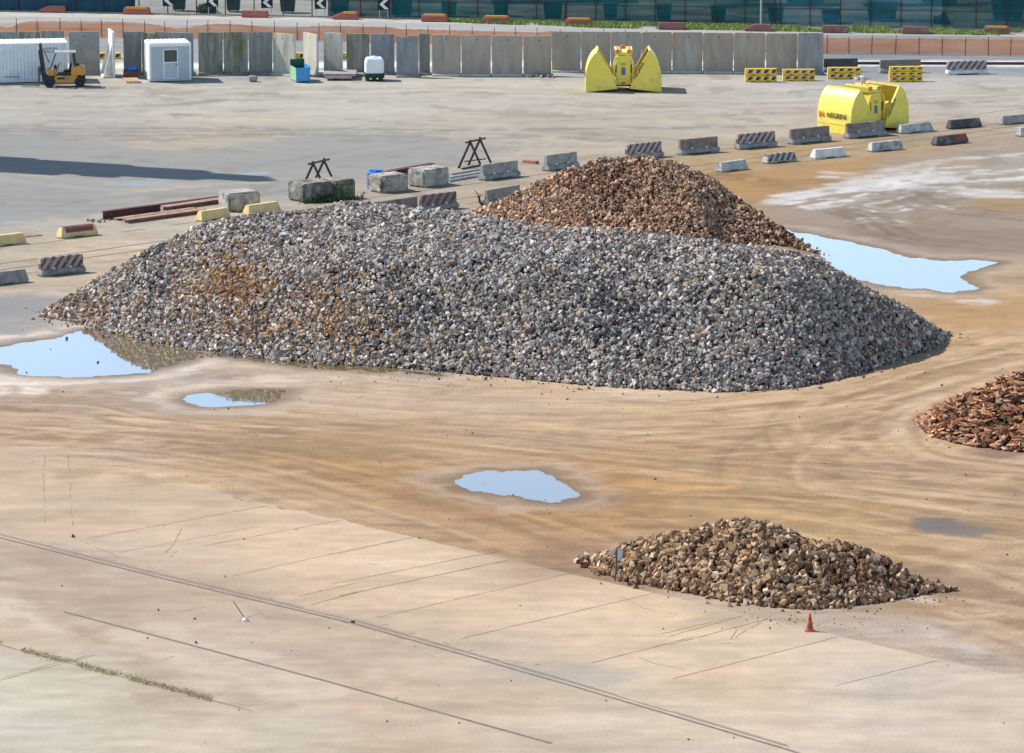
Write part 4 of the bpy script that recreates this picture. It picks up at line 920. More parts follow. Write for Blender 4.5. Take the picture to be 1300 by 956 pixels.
# ------------------------------------------------------------ trestles, beams, drum, pipes
def trestle(p1, p2, h, w, label):
    a, rz, L = frame2(p1, p2); r = empty('steel_trestle', a, rz, label, 'trestle', 'rusty steel trestles')
    b = MB(); b.tube([(-.18, w/2, h), (L+.18, w/2, h)], .045, 8); b.build('top_bar', M['trestle'], r)
    for x in (.12, L - .12):
        for s in (0, w):
            k = MB(); k.bar((x, w/2, h), (x + (.0), s, 0), .1, .1); k.build('leg', M['trestle'], r)
    for s in (0, w): k = MB(); k.bar((0, s, .06), (L, s, .06), .07, .07); k.build('foot_rail', M['trestle'], r)
def trestle2(p1, p2, h, spread, label, foot=True):
    """two A-frames seen broadside: each A opens along the bar"""
    a, rz, L = frame2(p1, p2); r = empty('steel_trestle', a, rz, label, 'trestle', 'rusty steel trestles')
    b = MB(); b.tube([(L*.18 - .1, 0, h), (L*.86 + .25, .5, h + .02)], .055, 8); b.build('top_bar', M['trestle'], r)
    for x, y in ((L*.28, .0), (L*.80, .5)):
        for s in (-1, 1): k = MB(); k.bar((x, y, h), (x + s * spread * 1.05, y - s * spread * .75, 0), .12, .12); k.build('leg', M['trestle'], r)
        for s in (-1, 1): k = MB(); k.lathe([(.07, 0), (.07, .12)], (x, y, h + .0), 8); 
        k.build('bracket', M['trestle'], r)
    if foot: k = MB(); k.bar((-.15, -.2, .05), (L*.62, .1, .05), .07, .08); k.build('foot_rail', M['trestle'], r); k = MB(); k.bar((L*.3, .5, .3), (L, .5, .3), .06, .06); k.build('foot_rail', M['trestle'], r)
trestle2((586,214.5), (625,209.5), 1.42, .50, 'taller rusty trestle standing beyond the pale pipes')
trestle2((386,239), (428,233), 1.25, .45, 'rusty trestle standing behind the dark and mossy blocks', foot=False)
def ibeam(name, p1, p2, h, w, m, label, group, z0=0.0, chan=False, ends=None):
    a, rz, L = frame2(p1, p2); b = MB(); t = .03
    if chan: b.prism([(0, 0), (w, 0), (w, h), (w - t, h), (w - t, t), (t, t), (t, h), (0, h)], 0, L)
    else: b.prism([(0, 0), (w, 0), (w, t), (w/2 + t/2, t), (w/2 + t/2, h - t), (w, h - t), (w, h), (0, h), (0, h - t), (w/2 - t/2, h - t), (w/2 - t/2, t), (0, t)], 0, L)
    o = b.build(name, m, None); o.location = a + Vector((0, 0, z0)); o.rotation_euler = (0, 0, rz); return tag(o, label, 'steel beam', group)
GI = 'rusty steel beams lying in the yard'
ibeam('steel_beam', (133,279), (206,269.5), .42, .3, M['rust_steel'], 'deep maroon beam standing on edge left of the flat beams', GI)
ibeam('steel_beam', (163,284), (262,270.5), .2, .55, M['rust_bright'], 'long flat rusty beam nearest the grey heap', GI)
ibeam('steel_beam', (150,280.5), (250,267), .12, .4, M['rust_bright'], 'thin flat rusty beam between the maroon beam and the nearest beam', GI)
ibeam('steel_beam', (212,268), (296,256), .22, .6, M['rust_bright'], 'wide rusty beam running behind the stained block', GI)
ibeam('steel_beam', (206,262.5), (290,251.5), .14, .3, M['rust_steel'], 'slim dark beam behind the wide rusty one', GI)
ibeam('steel_beam', (484,227.5), (553,215.5), .36, .4, M['rust_steel'], 'dark brown beam leading from the blue drum to the right', GI)
ibeam('steel_beam', (515,229), (531,226.8), .12, .3, M['rust_steel'], 'short dark beam end between the two pale rough blocks', GI)
def rubble_bits(p, n, spread, m, label, cat, seed, sz=.14, name='scrap_pile'):
    rr = random.Random(seed); b = MB(); c = P(*p)
    for k in range(n):
        v, f = CH[rr.randrange(len(CH))]; s = sz * rr.uniform(.5, 1.3); q = Vector((rr.gauss(0, spread[0]), rr.gauss(0, spread[1]), s * .3 + abs(rr.gauss(0, .02))))
        b.add([(Vector(x) * s + q) for x in v], [tuple(g) for g in f])
    o = b.build(name, m, None, loc=c); return tag(o, label, cat)
rubble_bits((126,281.5), 9, (.3, .25), M['jersey_brown'], 'dark scraps at the left end of the rusty beams', 'rubble', 3, .13, 'scrap_rubble')  # scrap pieces, formed from stone lumps in a single mesh
def pipe(p1, p2, r, label):
    a, rz, L = frame2(p1, p2); b = MB(); b.tube([(0, 0, r), (L, 0, r)], r, 10); o = b.build('pipe', M['pipe_grey'], None, smooth=False); o.location = a; o.rotation_euler = (0, 0, rz); tag(o, label, 'pipe', 'pale pipes by the trestle')
pipe((570,231), (617,223), .075, 'nearest pale pipe of the three lying below the taller trestle')
pipe((570,227), (615,219.5), .06, 'middle pale pipe of the three lying below the taller trestle')
pipe((573,222), (610,216), .05, 'farthest pale pipe of the three lying below the taller trestle')
a = P(472.5, 239.5); r = empty('plastic_drum', a, 0, 'bright blue plastic drum behind the pale rough blocks', 'drum')
b = MB(); b.lathe([(.24,0),(.27,.05),(.27,.28),(.285,.3),(.285,.33),(.27,.35),(.27,.58),(.285,.6),(.285,.63),(.27,.65),(.27,.86),(.24,.9)], n=20); b.build('body', M['blue_plastic'], r)
b = MB(); b.box(-.2, .55, .25, .75, .62, .95); b.build('lid', M['blue_plastic'], r, bevel=.03)
a, rz, L = frame2((663,206.5), (680,208.5)); b = MB(); b.box(0, L, 0, .3, 0, .17); o = b.build('brick', M['brick'], None, bevel=.02); o.location = a; o.rotation_euler = (0, 0, rz)
tag(o, 'single reddish brick on the bare ground left of the brown heap', 'brick')
a, rz, L = frame2((30,301.5), (54,299)); b = MB(); b.box(0, L, 0, .8, 0, .04); o = b.build('board', M['rust_bright'], None); o.location = a; o.rotation_euler = (0, 0, rz)
tag(o, 'flat rusty plate lying between the two yellow blocks at the left', 'steel plate')

# ------------------------------------------------------------ wall of upright concrete panels
def panel(x0, x1, ytop, ybase, m, label, group, name='wall_panel', dy0=0.0, dy1=0.0, hole=True, rib=False, foot=True, chip=None):
    """L-shaped unit from photo column x0 to x1; dy0, dy1 shift each end's base row"""
    a, rz, L = frame2((x0, ybase + dy0), (x1, ybase + dy1)); dist = a.y
    h = CAMH - dist * TA(ytop) * 1.0; h = max(h, 1.5)
    r = empty(name, a, rz, label, 'concrete panel', group)
    b = MB(); t = .16
    tl = random.uniform(-.02, .03); tr = random.uniform(-.02, .03)
    if chip: prof = [(.02, .0), (L - .02, 0), (L - .02, h + tr), (L * .55, h + .01), (L*.5, h - chip), (L*.2, h - chip*.7), (.02, h + tl)]
    else: prof = [(.008, .0), (L - .008, 0), (L - .008, h + tr - .05), (L - .07, h + tr), (.07, h + tl), (.008, h + tl - .05)]
    b.prism(prof, 0, t, 'y'); b.build('slab', m, r)
    if foot: b = MB(); b.box(.0, L, -.28, -.003, 0, .13); b.box(0, L, t + .003, 1.3, 0, .16); b.build('foot', M['pale_concrete'] if m == M['panel_taupe'] else m, r, bevel=.01)
    if rib: b = MB(); b.prism([(t + .003, .17), (1.1, .17), (t + .003, h * .8)], L/2 - .08, L/2 + .08); b.build('rib', m, r)
    if hole: b = MB(); b.lathe([(.05, -.012), (.05, .0)], (0, 0, 0), 10); o = b.build('lifting_hole', M['dark_steel'], r); o.rotation_euler = (R(90), 0, 0); o.location = (L * random.uniform(.4, .6), -.001, h - .28)
    return r
GP = 'upright concrete wall panels'
LP = [ # x0,x1,ytop,ybase,mat,label
 (-24,22,40.5,94,'panel_dark','dark panel top showing above the white container at the left edge'),
 (22,52,40.5,94,'panel_moss','mossy panel top above the middle of the white container'),
 (53,82,39.5,94,'panel_dark','blackened panel just behind the forklift mast'),
 (88,127,40.5,94.5,'panel_grey','smooth mid-grey panel standing apart behind the forklift'),
 (157,180,40.5,95,'panel_dark','dark grey panel left of the white site cabin'),
 (180,214,40.5,95,'panel_moss','panel hidden behind the left half of the white site cabin'),
 (214,246,41.5,95,'panel_blue','panel hidden behind the right half of the white site cabin'),
 (252,283,41,94.5,'panel_moss','stained panel with a black scar, first right of the cabin'),
 (284,315,41,94.5,'panel_moss','stained panel second right of the cabin'),
 (316,346,41,94.5,'panel_dark','dark stained panel third right of the cabin'),
 (440,469,43,92.5,'panel_moss','dark panel with rounded top corners left of the white tank'),
 (471,501,43.5,94.5,'panel_blue','blue-grey panel behind the white tank'),
 (503,532,45.5,98,'panel_blue','blue-grey panel standing slightly forward right of the white tank'),
 (532,546,42.8,95,'panel_dark','narrow dark panel edge where the stained panels end'),
]
for i, (x0, x1, yt, yb, m, lab) in enumerate(LP):
    panel(x0 + .1, x1 - .1, yt, yb, M[m], lab, GP, chip=.1 if i in (5, 12) else None, hole=i not in (2, 10))
panel(347, 374, 42, 95.5, M['panel_pale'], 'pale turned panel behind the blue skip', GP, dy0=-.8, dy1=1.6)
panel(385, 402, 41, 96, M['panel_pale'], 'narrow pale turned panel right of the blue skip', GP, dy0=-2.2, dy1=1.8)
panel(411, 434, 41.5, 95.5, M['panel_pale'], 'pale weathered panel above the stacked slabs', GP, dy0=-.6, dy1=.8)
ordn = ['first', 'second', 'third', 'fourth', 'fifth', 'sixth', 'seventh', 'eighth', 'ninth']
for i, (x0, x1) in enumerate([(548.5,585),(586,623),(624.5,663),(664.5,700)]):
    panel(x0, x1, 44.3 + i * .5, 96.3, M['panel_taupe'], f'clean taupe panel, {ordn[i]} of four in the forward run left of the grab', GP)
for i, (x0, x1) in enumerate([(700.5,737),(738,774.5),(775.5,813.5),(814.5,852.5),(853.5,891.5),(892.5,930.5),(931.5,971),(972.5,1011.5)]):
    panel(x0, x1, 40.2 + i * .28, 91.6 + i * .25, M['panel_taupe'], f'tan-grey panel, {ordn[i]} from the left in the long set-back run behind the grab', GP)
panel(1012.5, 1045, 42.5, 94.5, M['panel_blue'], 'darker grey panel closing the right end of the wall', GP)
# end-on panel with its ribbed foot facing left
a = P(141, 97); r = empty('wall_panel', a, R(-78), 'white A-shaped panel seen end-on left of the site cabin', 'concrete panel', GP)
h = 2.95
b = MB(); b.prism([(-.45,0),(.18,0),(.18,h),(.02,h),(-.0,h*.97)], -.9, 1.1, 'x'); b = MB()
b.box(-1.3, 1.0, .0, .16, 0, h); b.build('slab', M['jersey_white'], r, bevel=.02)
b = MB(); b.box(-1.3, 1.0, -.62, -.003, 0, .14); b.build('foot', M['jersey_white'], r)
for x in (-.95, .65): b = MB(); b.prism([(-.55, .142), (-.003, .142), (-.003, h * .72)], x - .09, x + .09, 'x'); b.build('rib', M['jersey_white'], r)

# ------------------------------------------------------------ fences
def net_fence():
    pts = [(-70,45.5),(130,47.5),(375,51.5),(700,60),(1045,68.5),(1370,71.5)]; W3 = [P(*p) for p in pts]
    seg = []; tot = 0
    r = empty('net_fence', W3[0], 0, 'orange plastic net fence on thin posts running behind the panel wall', 'net fence'); o0 = W3[0]
    def at(s):
        acc = 0
        for a, b in zip(W3[:-1], W3[1:]):
            L = (b - a).length
            if s <= acc + L or b is W3[-1]: return a.lerp(b, (s - acc) / L) - o0
            acc += L
    T = sum((b - a).length for a, b in zip(W3[:-1], W3[1:]))
    n = int(T / .4); V = []; Fq = []; rr = random.Random(2)
    for i in range(n + 1):
        p = at(T * i / n); s = T * i / n
        g = P(0, 0); pxs = w2p(p.x + o0.x, p.y + o0.y)[0]
        sag = .06 * math.sin(s * 4.1) ** 2 + (.45 * math.exp(-((pxs - 8) / 17) ** 2)) + .35 * math.exp(-((pxs - 225) / 30) ** 2) + .25 * math.exp(-((pxs - 355) / 35) ** 2) * (1 + .3 * math.sin(s)) + (.10 if 500 < pxs < 690 else 0)
        low = .03
        for k, z in enumerate((low, .35, .72, 1.12 - sag)):
            V.append((p.x, p.y + .05 * math.sin(s * 2 + k), min(z, 1.12 - sag - .02 * (3 - k)) if k < 3 else z))
        if i: 
            for k in range(3): Fq.append(((i-1)*4+k, i*4+k, i*4+k+1, (i-1)*4+k+1))
    b = MB(); b.add(V, Fq); b.build('netting', M['net_orange'], r)
    k = 0; s = .5
    while s < T and k < 95:
        p = at(s); b = MB(); b.bar((p.x, p.y - .04, 0), (p.x + rr.uniform(-.05, .05), p.y - .04, rr.uniform(1.18, 1.34)), .045); b.build('post', M['post_rust'], r); s += 1.52 * rr.uniform(.95, 1.06); k += 1
net_fence()

def shade_fence():
    base = lambda x: 13.5 + 24.5 * (x + 50) / 1350 if x < 575 else 24.8 + (x - 575) * .0185
    secs = [(-90, 172, 'cloth_solid'), (172, 416, 'cloth_thin'), (416, 985, 'cloth_teal'), (985, 1195, 'cloth_light'), (1195, 1390, 'cloth_teal')]
    labs = ['solid dark blue-green sheet fence at the top left', 'thin see-through fence with open posts in front of the arrow boards', 'dark teal shade-cloth fence across the top centre', 'paler blue-grey shade-cloth fence right of the lamp pole', 'dark green shade-cloth fence at the top right corner']
    for (x0, x1, m), lab in zip(secs, labs):
        a, rz, L = frame2((x0, base(x0)), (x1, base(x1))); r = empty('shade_fence', a, rz, lab, 'fence', 'shade-cloth fences beyond the road')
        n = int(L / .5); V = []; Fq = []; H = 2.4
        for i in range(n + 1):
            x = L * i / n
            for k in range(5): V.append((x, .04 * math.sin(x * 2.3 + k * 1.3) + .03 * math.sin(x * 5.1 + k), H * k / 4))
            if i:
                for k in range(4): Fq.append(((i-1)*5+k, i*5+k, i*5+k+1, (i-1)*5+k+1))
        b = MB(); b.add(V, Fq); b.build('shade_cloth', M[m], r)
        k = 0; x = .3
        while x < L and k < 60:
            b = MB(); b.bar((x, -.09, 0), (x, -.09, H + .1), .07); b.build('post', M['post_dark'], r); x += 2.15; k += 1
        b = MB(); b.bar((0, -.09, 1.25), (L, -.09, 1.25), .04); b.build('rail', M['post_dark'], r)
        for q in (0,):
            b = MB(); b.box(0, L, -.16, .0, -.02, .10); b.build('kerb', M['jersey_grey'], r)
shade_fence()

# things beyond the fence
def dark_bin(x, y, w, h, lab, m='bin_black'):
    a = P(x, y); r = empty('waste_bin', a, 0, lab, 'bin', 'dark bins beyond the shade fence')
    b = MB(); v = [(-w/2*.85,0,.12),(w/2*.85,0,.12),(w/2*.85,.9,.12),(-w/2*.85,.9,.12),(-w/2,-.05,h),(w/2,-.05,h),(w/2,1,h),(-w/2,1,h)]
    b.add(v, [(3,2,1,0),(4,5,6,7),(0,1,5,4),(1,2,6,5),(2,3,7,6),(3,0,4,7)]); b.build('body', M[m], r, bevel=.03)
    b = MB(); b.box(-w/2-.03, w/2+.03, -.1, 1.05, h + .004, h + .09); b.build('lid', M[m], r, bevel=.02)
    for s in (-1, 1): b = MB(); b.tube([(s*w*.3, .1, .1), (s*w*.3 + .06, .1, .1)], .1, 10); b.build('wheel', M['rubber'], r)
dark_bin(227, 14.5, 1.0, 1.25, 'dark bin left of the round bush beyond the thin fence')
dark_bin(296, 15.5, 1.05, 1.25, 'dark bin right of the round bush beyond the thin fence')
dark_bin(365, 17, 1.15, 1.2, 'dark bin between two arrow boards beyond the thin fence')
dark_bin(432, 18.5, 1.3, 1.3, 'wide dark bin just right of the third arrow board')
dark_bin(510, 21.5, 1.6, 1.4, 'wide dark bin behind the teal cloth right of the fourth arrow board')
dark_bin(570, 21.5, 1.1, 1.0, 'dark bin behind the teal cloth above the grass start')
dark_bin(636, 21, 1.1, 1.1, 'dark bin behind the teal cloth, second above the grass')
dark_bin(702, 26, 1.4, 1.3, 'large dark bin behind the teal cloth with an orange post beside it')
dark_bin(775, 25.5, 1.0, 1.1, 'dark bin behind the teal cloth above the right grab shell')
dark_bin(843, 27, 1.1, 1.1, 'dark bin behind the teal cloth between the grab and the lamp pole')
dark_bin(912, 28, 1.1, 1.1, 'dark bin behind the teal cloth just left of the lamp pole')
dark_bin(985, 29.5, 1.1, 1.0, 'dark bin right of the lamp pole')
dark_bin(1055, 30, 1.3, .9, 'low dark bin behind the paler cloth')
dark_bin(1120, 27, 2.2, 1.3, 'widest dark skip behind the paler cloth')
dark_bin(1280, 26, 2.4, 1.5, 'big dark skip behind the cloth at the top right corner')
def arrow_board(x, y, z0, lab):
    a = P(x, y); r = empty('arrow_sign', a, 0, lab, 'road sign', 'left-pointing arrow boards')
    b = MB(); b.box(-.42, .42, 0, .04, z0, z0 + .85); b.build('board', M['sign_black'], r)
    b = MB(); s = .3; c = z0 + .42; t = .24
    b.prism([(-s, c), (s*.3, c + s*1.2), (s*.3 + t*1.2, c + s*1.2), (-s + t*1.2, c), (s*.3 + t*1.2, c - s*1.2), (s*.3, c - s*1.2)], -.02, -.003, 'y'); b.build('arrow', M['sign_white'], r)
    for q in (-.3, .3): b = MB(); b.bar((q, .07, 0), (q, .07, z0 + .8), .05); b.build('post', M['grey_metal'], r)
for x, y, lab in ((214,12,'arrow board at the start of the thin fence, farthest left'),(270,12.5,'arrow board above the round bush'),(339,15.5,'white-on-black arrow board above the red lane barrier'),(407,16,'arrow board above the wedge-ended lane barrier'),(487,17.5,'arrow board seen through the teal cloth')):
    arrow_board(x, (13.5 + 24.5 * (x + 50) / 1350) + 1.2, .66, lab)
# bush
def bush(x, y, w, h, lab, seed, base=(.07,.085,.03)):
    c = P(x, y); rr = random.Random(seed); V = []; Fq = []; C = []
    for k in range(1300):
        u = Vector((rr.gauss(0, 1), rr.gauss(0, 1), rr.gauss(0, 1))).normalized() * rr.random() ** .35
        p = Vector((u.x * w / 2, u.y * w / 2, abs(u.z) * h * (1 + .2 * math.sin(5 * u.x)))) + Vector((c.x, c.y, .02)); s = rr.uniform(.04, .1)
        d = Vector((rr.gauss(0,1), rr.gauss(0,1), rr.gauss(0,1))).normalized(); e = d.orthogonal().normalized(); f = d.cross(e); n = len(V)
        V += [p + e*s, p + f*s, p - e*s, p - f*s]; Fq.append((n, n+1, n+2, n+3)); g = rr.uniform(.6, 1.5); C += [(base[0]*g, base[1]*g, base[2]*g)] * 4
    o = mesh_np('bush', np.array([tuple(v) for v in V]), np.array(Fq), M['leaf'], np.array(C)); return tag(o, lab, 'bush')
bush(263, 16, 1.55, .8, 'round olive-green bush behind the thin fence', 3)
bush(1195, 30, 1.2, .7, 'dark bush behind the paler cloth', 5, (.04,.06,.04))
# lamp pole, orange post, white-headed post, extra
def pole(name, x, y, h, r0, m, lab, cat):
    a = P(x, y); b = MB(); b.lathe([(r0*2.2, 0), (r0*2.2, .08), (r0, .1), (r0*.8, h)], n=10); r = empty(name, a, 0, lab, cat); b.build('shaft', m, r)
    b = MB(); b.bar((0, 0, h), (0, -.9, h + .15), .08, .06); b.box(-.16, .16, -1.6, -.85, h + .1, h + .22); b.build('lamp_head', m, r)
pole('street_lamp', 966, 33, 6.5, .07, M['grey_metal'], 'slim white lamp pole rising through the top edge right of centre', 'street lamp')
pole('street_lamp', 439, 18, 5.5, .05, M['grey_metal'], 'slim pale pole behind the wedge-ended lane barrier', 'street lamp')
a = P(718, 24); b = MB(); b.lathe([(.14,0),(.14,.1),(.09,.12),(.09,1.15),(.05,1.2)], n=10); r = empty('marker_post', a, 0, 'reddish marker post behind the teal cloth', 'marker post'); b.build('shaft', M['lane_red'], r); b = MB(); b.lathe([(.1,.72),(.1,.98)], n=10); b.build('band', M['lane_orange'], r)
# large pale and dark yard slabs beyond (parked trailer beds) to break up the view through the cloth
def trailer(x, y, L, lab, m):
    a = P(x, y); r = empty('flat_trailer', a, R(2), lab, 'trailer', 'parked trailers beyond the fence')
    b = MB(); b.box(0, L, 0, 2.4, .9, 1.05); b.build('deck', M[m], r, bevel=.02); b = MB(); b.box(0, .08, 0, 2.4, 1.055, 2.3); b.build('headboard', M[m], r)
    b = MB(); b.box(.3, L - .3, .5, .65, .7, .9); b.box(.3, L - .3, 1.75, 1.9, .7, .9); b.build('chassis', M['dark_steel'], r)
    for k in (.7, .8, .9):
        for yy in (.05, 2.1): b = MB(); b.tube([(L*k, yy, .45), (L*k, yy + .25, .45)], .45, 14); b.build('wheel', M['rubber'], r)
trailer(610, 4, 11, 'flat trailer parked beyond the teal cloth near the centre', 'lane_brown')
trailer(900, 8, 9, 'flat trailer parked beyond the teal cloth right of the grab', 'plate_blue')
trailer(1085, 8, 8, 'pale flat trailer parked beyond the paler cloth', 'grey_metal')

# lane barriers along the far road
def lane_barrier(x, y, top, lab, wedge=False, m='lane_red', w=33.5):
    a, rz, L = frame2((x - w/2, y), (x + w/2, y + .5)); r = empty('lane_barrier', a, rz, lab, 'lane barrier', 'red lane barriers along the far road')
    b = MB(); x0 = .7 if wedge else .06
    v = [(0,0,.05),(L,0,.05),(L,.5,.05),(0,.5,.05),(0,0,.2),(L,0,.2),(L,.5,.2),(0,.5,.2),(x0,.1,.52),(L-.06,.1,.52),(L-.06,.4,.52),(x0,.4,.52)]
    b.add(v, [(3,2,1,0),(0,1,5,4),(1,2,6,5),(2,3,7,6),(3,0,4,7),(4,5,9,8),(5,6,10,9),(6,7,11,10),(7,4,8,11),(8,9,10,11)])
    b.box(.1, .5, .03, .47, 0, .06); b.box(L - .5, L - .1, .03, .47, 0, .06); b.build('body', M[m], r, bevel=.015)
    if top: b = MB(); b.box(x0 + .12, L - .2, .08, .42, .524, .56); b.prism([(.06,.36),(.09,.36),(.115,.52),(.085,.52)], x0 + .12, L - .2); b.build('orange_top', M['lane_orange'], r)
LB = [(66,16,0,'plain red wedge-ended lane barrier, farthest left',1,'lane_red'),(173,18.5,1,'orange-topped lane barrier right of the solid fence end',0,'lane_red'),(323,22.5,0,'plain red lane barrier below the arrow boards',0,'lane_red'),
 (438,25,1,'orange-topped wedge-ended lane barrier beside the slim pale pole',1,'lane_red'),(551,28,1,'orange-topped lane barrier where the grass begins',0,'lane_red'),(630,30,1,'orange-topped lane barrier second along the grass',0,'lane_red'),
 (734,33,1,'orange-topped lane barrier above the left grab shell',0,'lane_red'),(852,38,0,'plain red lane barrier above the right grab shell',0,'lane_brown'),(962,40,0,'brown-red lane barrier at the foot of the lamp pole',1,'lane_brown'),
 (1060,42,0,'dark brown lane barrier above the wall right end',0,'lane_brown'),(1162,43.5,0,'faded brown lane barrier in the grass above the net fence',0,'lane_brown'),(1265,43.5,1,'orange-topped brown lane barrier nearest the right edge',0,'lane_brown')]
for x, y, t, lab, wd, m in LB: lane_barrier(x, y, t, lab, wd, m)

# grass verge
pts = []; hs = []; cs = []; rr = random.Random(8)
while len(pts) < 26000:
    x = rr.uniform(560, 1380); lo = 25.5 + (x - 575) * .0185; hi = lo + 2.8 + 4.2 * min(1, (x - 560) / 200); y = rr.uniform(lo, hi); b = P(x, y)
    if vnoise(np.array([b.x]), np.array([b.y]), .5, 4)[0] < .25 + .3 * rr.random(): continue
    pts.append((b.x, b.y, 0)); hs.append(rr.uniform(.08, .26)); g = rr.uniform(.6, 1.5); d = rr.random()
    cs.append((.20*g, .31*g, .06*g) if d < .68 else (.36*g, .33*g, .15*g))
blades('grass', pts, hs, cs, 'bright green grass verge along the foot of the shade fence', 'grass', 'stuff')
pts = []; hs = []; cs = []
for k in range(5200):                                  # weedy joint at the quay edge, lower left
    t = rr.uniform(-.4, 1.35); x = 200 * t; y = 818 + .262 * x + rr.gauss(0, 2.4); b = P(x, y)
    if vnoise(np.array([b.x]), np.array([b.y]), 1.1, 6)[0] < .35: continue
    pts.append((b.x, b.y, .006)); hs.append(rr.uniform(.02, .06)); g = rr.uniform(.8, 1.5); d = rr.random()
    cs.append((.26*g, .25*g, .10*g) if d < .6 else (.30*g, .26*g, .12*g))
blades('weed_line', pts, hs, cs, 'thin line of weeds in the slab joint at the lower left', 'weeds', 'stuff')
jb = MB(); strip(jb, [P(-60, 802), P(0, 819), P(190, 869), P(320, 903)], .1, .012, wig=.03, seed=77); strip(jb, [P(-60, 880), P(10, 861), P(120, 832)], .05, .012, wig=.03, seed=78)
o = jb.build('kerb_joint', M['joint']); o['kind'] = 'structure'

# long dark rail lying at the foot of the white gravel
def long_rail():
    a, rz, L = frame2((1046, 82), (1345, 82.5)); b = MB(); b.prism([(0,0),(.14,0),(.09,.05),(.09,.14),(.12,.18),(.02,.18),(.05,.14),(.05,.05)], 0, L)
    o = b.build('steel_rail', M['rust_steel'], None); o.location = a; o.rotation_euler = (0, 0, rz); tag(o, 'long brown rail lying on the white gravel behind the yellow beams', 'rail')
long_rail()

# ------------------------------------------------------------ stacked yellow beams
def yellow_beam(a, rz, z, L, lab, h=.40):
    r = empty('yellow_beam', a + Vector((0, 0, z)), rz, lab, 'barrier beam', 'stacked yellow barrier beams')
    b = MB(); b.prism([(0, 0), (-.0, .06), (.06, h - .02), (.34, h - .02), (.4, .06), (.4, 0)], 0, L); b.build('body', M['beam_yellow'], r, bevel=.015)
    n = 4
    for k in range(n):
        x = L * (k + .5) / n - .1; q = MB(); s = .14; y0, y1 = .016, .05
        q.add([(x, y0 - .012, .13), (x + .22, y0 - .012, .13), (x + .36, y1 - .012, h - .09), (x + .1, y1 - .012, h - .09)], [(0, 1, 2, 3)])
        q.add([(x, y0 - .0, .13), (x + .22, y0, .13), (x + .36, y1, h - .09), (x + .1, y1, h - .09)], [(3, 2, 1, 0)]); q.build('painted_mark', M['beam_mark'], r)
        q = MB(); q.add([(x - .13, y0 - .012, .13), (x - .02, y0 - .012, .13), (x + .08, y1 - .012, h - .09), (x - .05, y1 - .012, h - .09)], [(0, 1, 2, 3)]); q.build('pale_mark', M['beam_pale'], r)
    for k in (.25, .72): q = MB(); q.box(L*k - .12, L*k + .12, -.006, .1, -.0, .055); q.build('slot', M['beam_mark'], r)
for x0, x1, y, n, hh, lab in ((946,986,104.5,2,.44,'leftmost stack'),(993.5,1034,103,2,.38,'second stack from the left'),(1051,1093,100.5,2,.38,'third stack, in front of the blackish barrier'),(1129,1171,104,3,.33,'tallest stack, at the right')):
    a, rz, L = frame2((x0, y), (x1, y - .3)); names = {2: ['lower', 'upper'], 3: ['lowest', 'middle', 'topmost']}[n]
    for k in range(n):
        off = Vector((math.cos(rz), math.sin(rz), 0)) * random.uniform(-.03, .03)
        yellow_beam(a + off, rz, k * hh, L, f'{names[k]} yellow barrier beam of the {lab}', hh)
for x, lab in ((133, 'yellow beam glimpsed in the gap left of the end-on white panel'), (377, 'yellow beam glimpsed between the two turned pale panels'), (436, 'yellow beam glimpsed left of the dark round-cornered panel')):
    a, rz, L = frame2((x - 20, 75), (x + 20, 75)); yellow_beam(a, rz, 0, L, lab, .42)

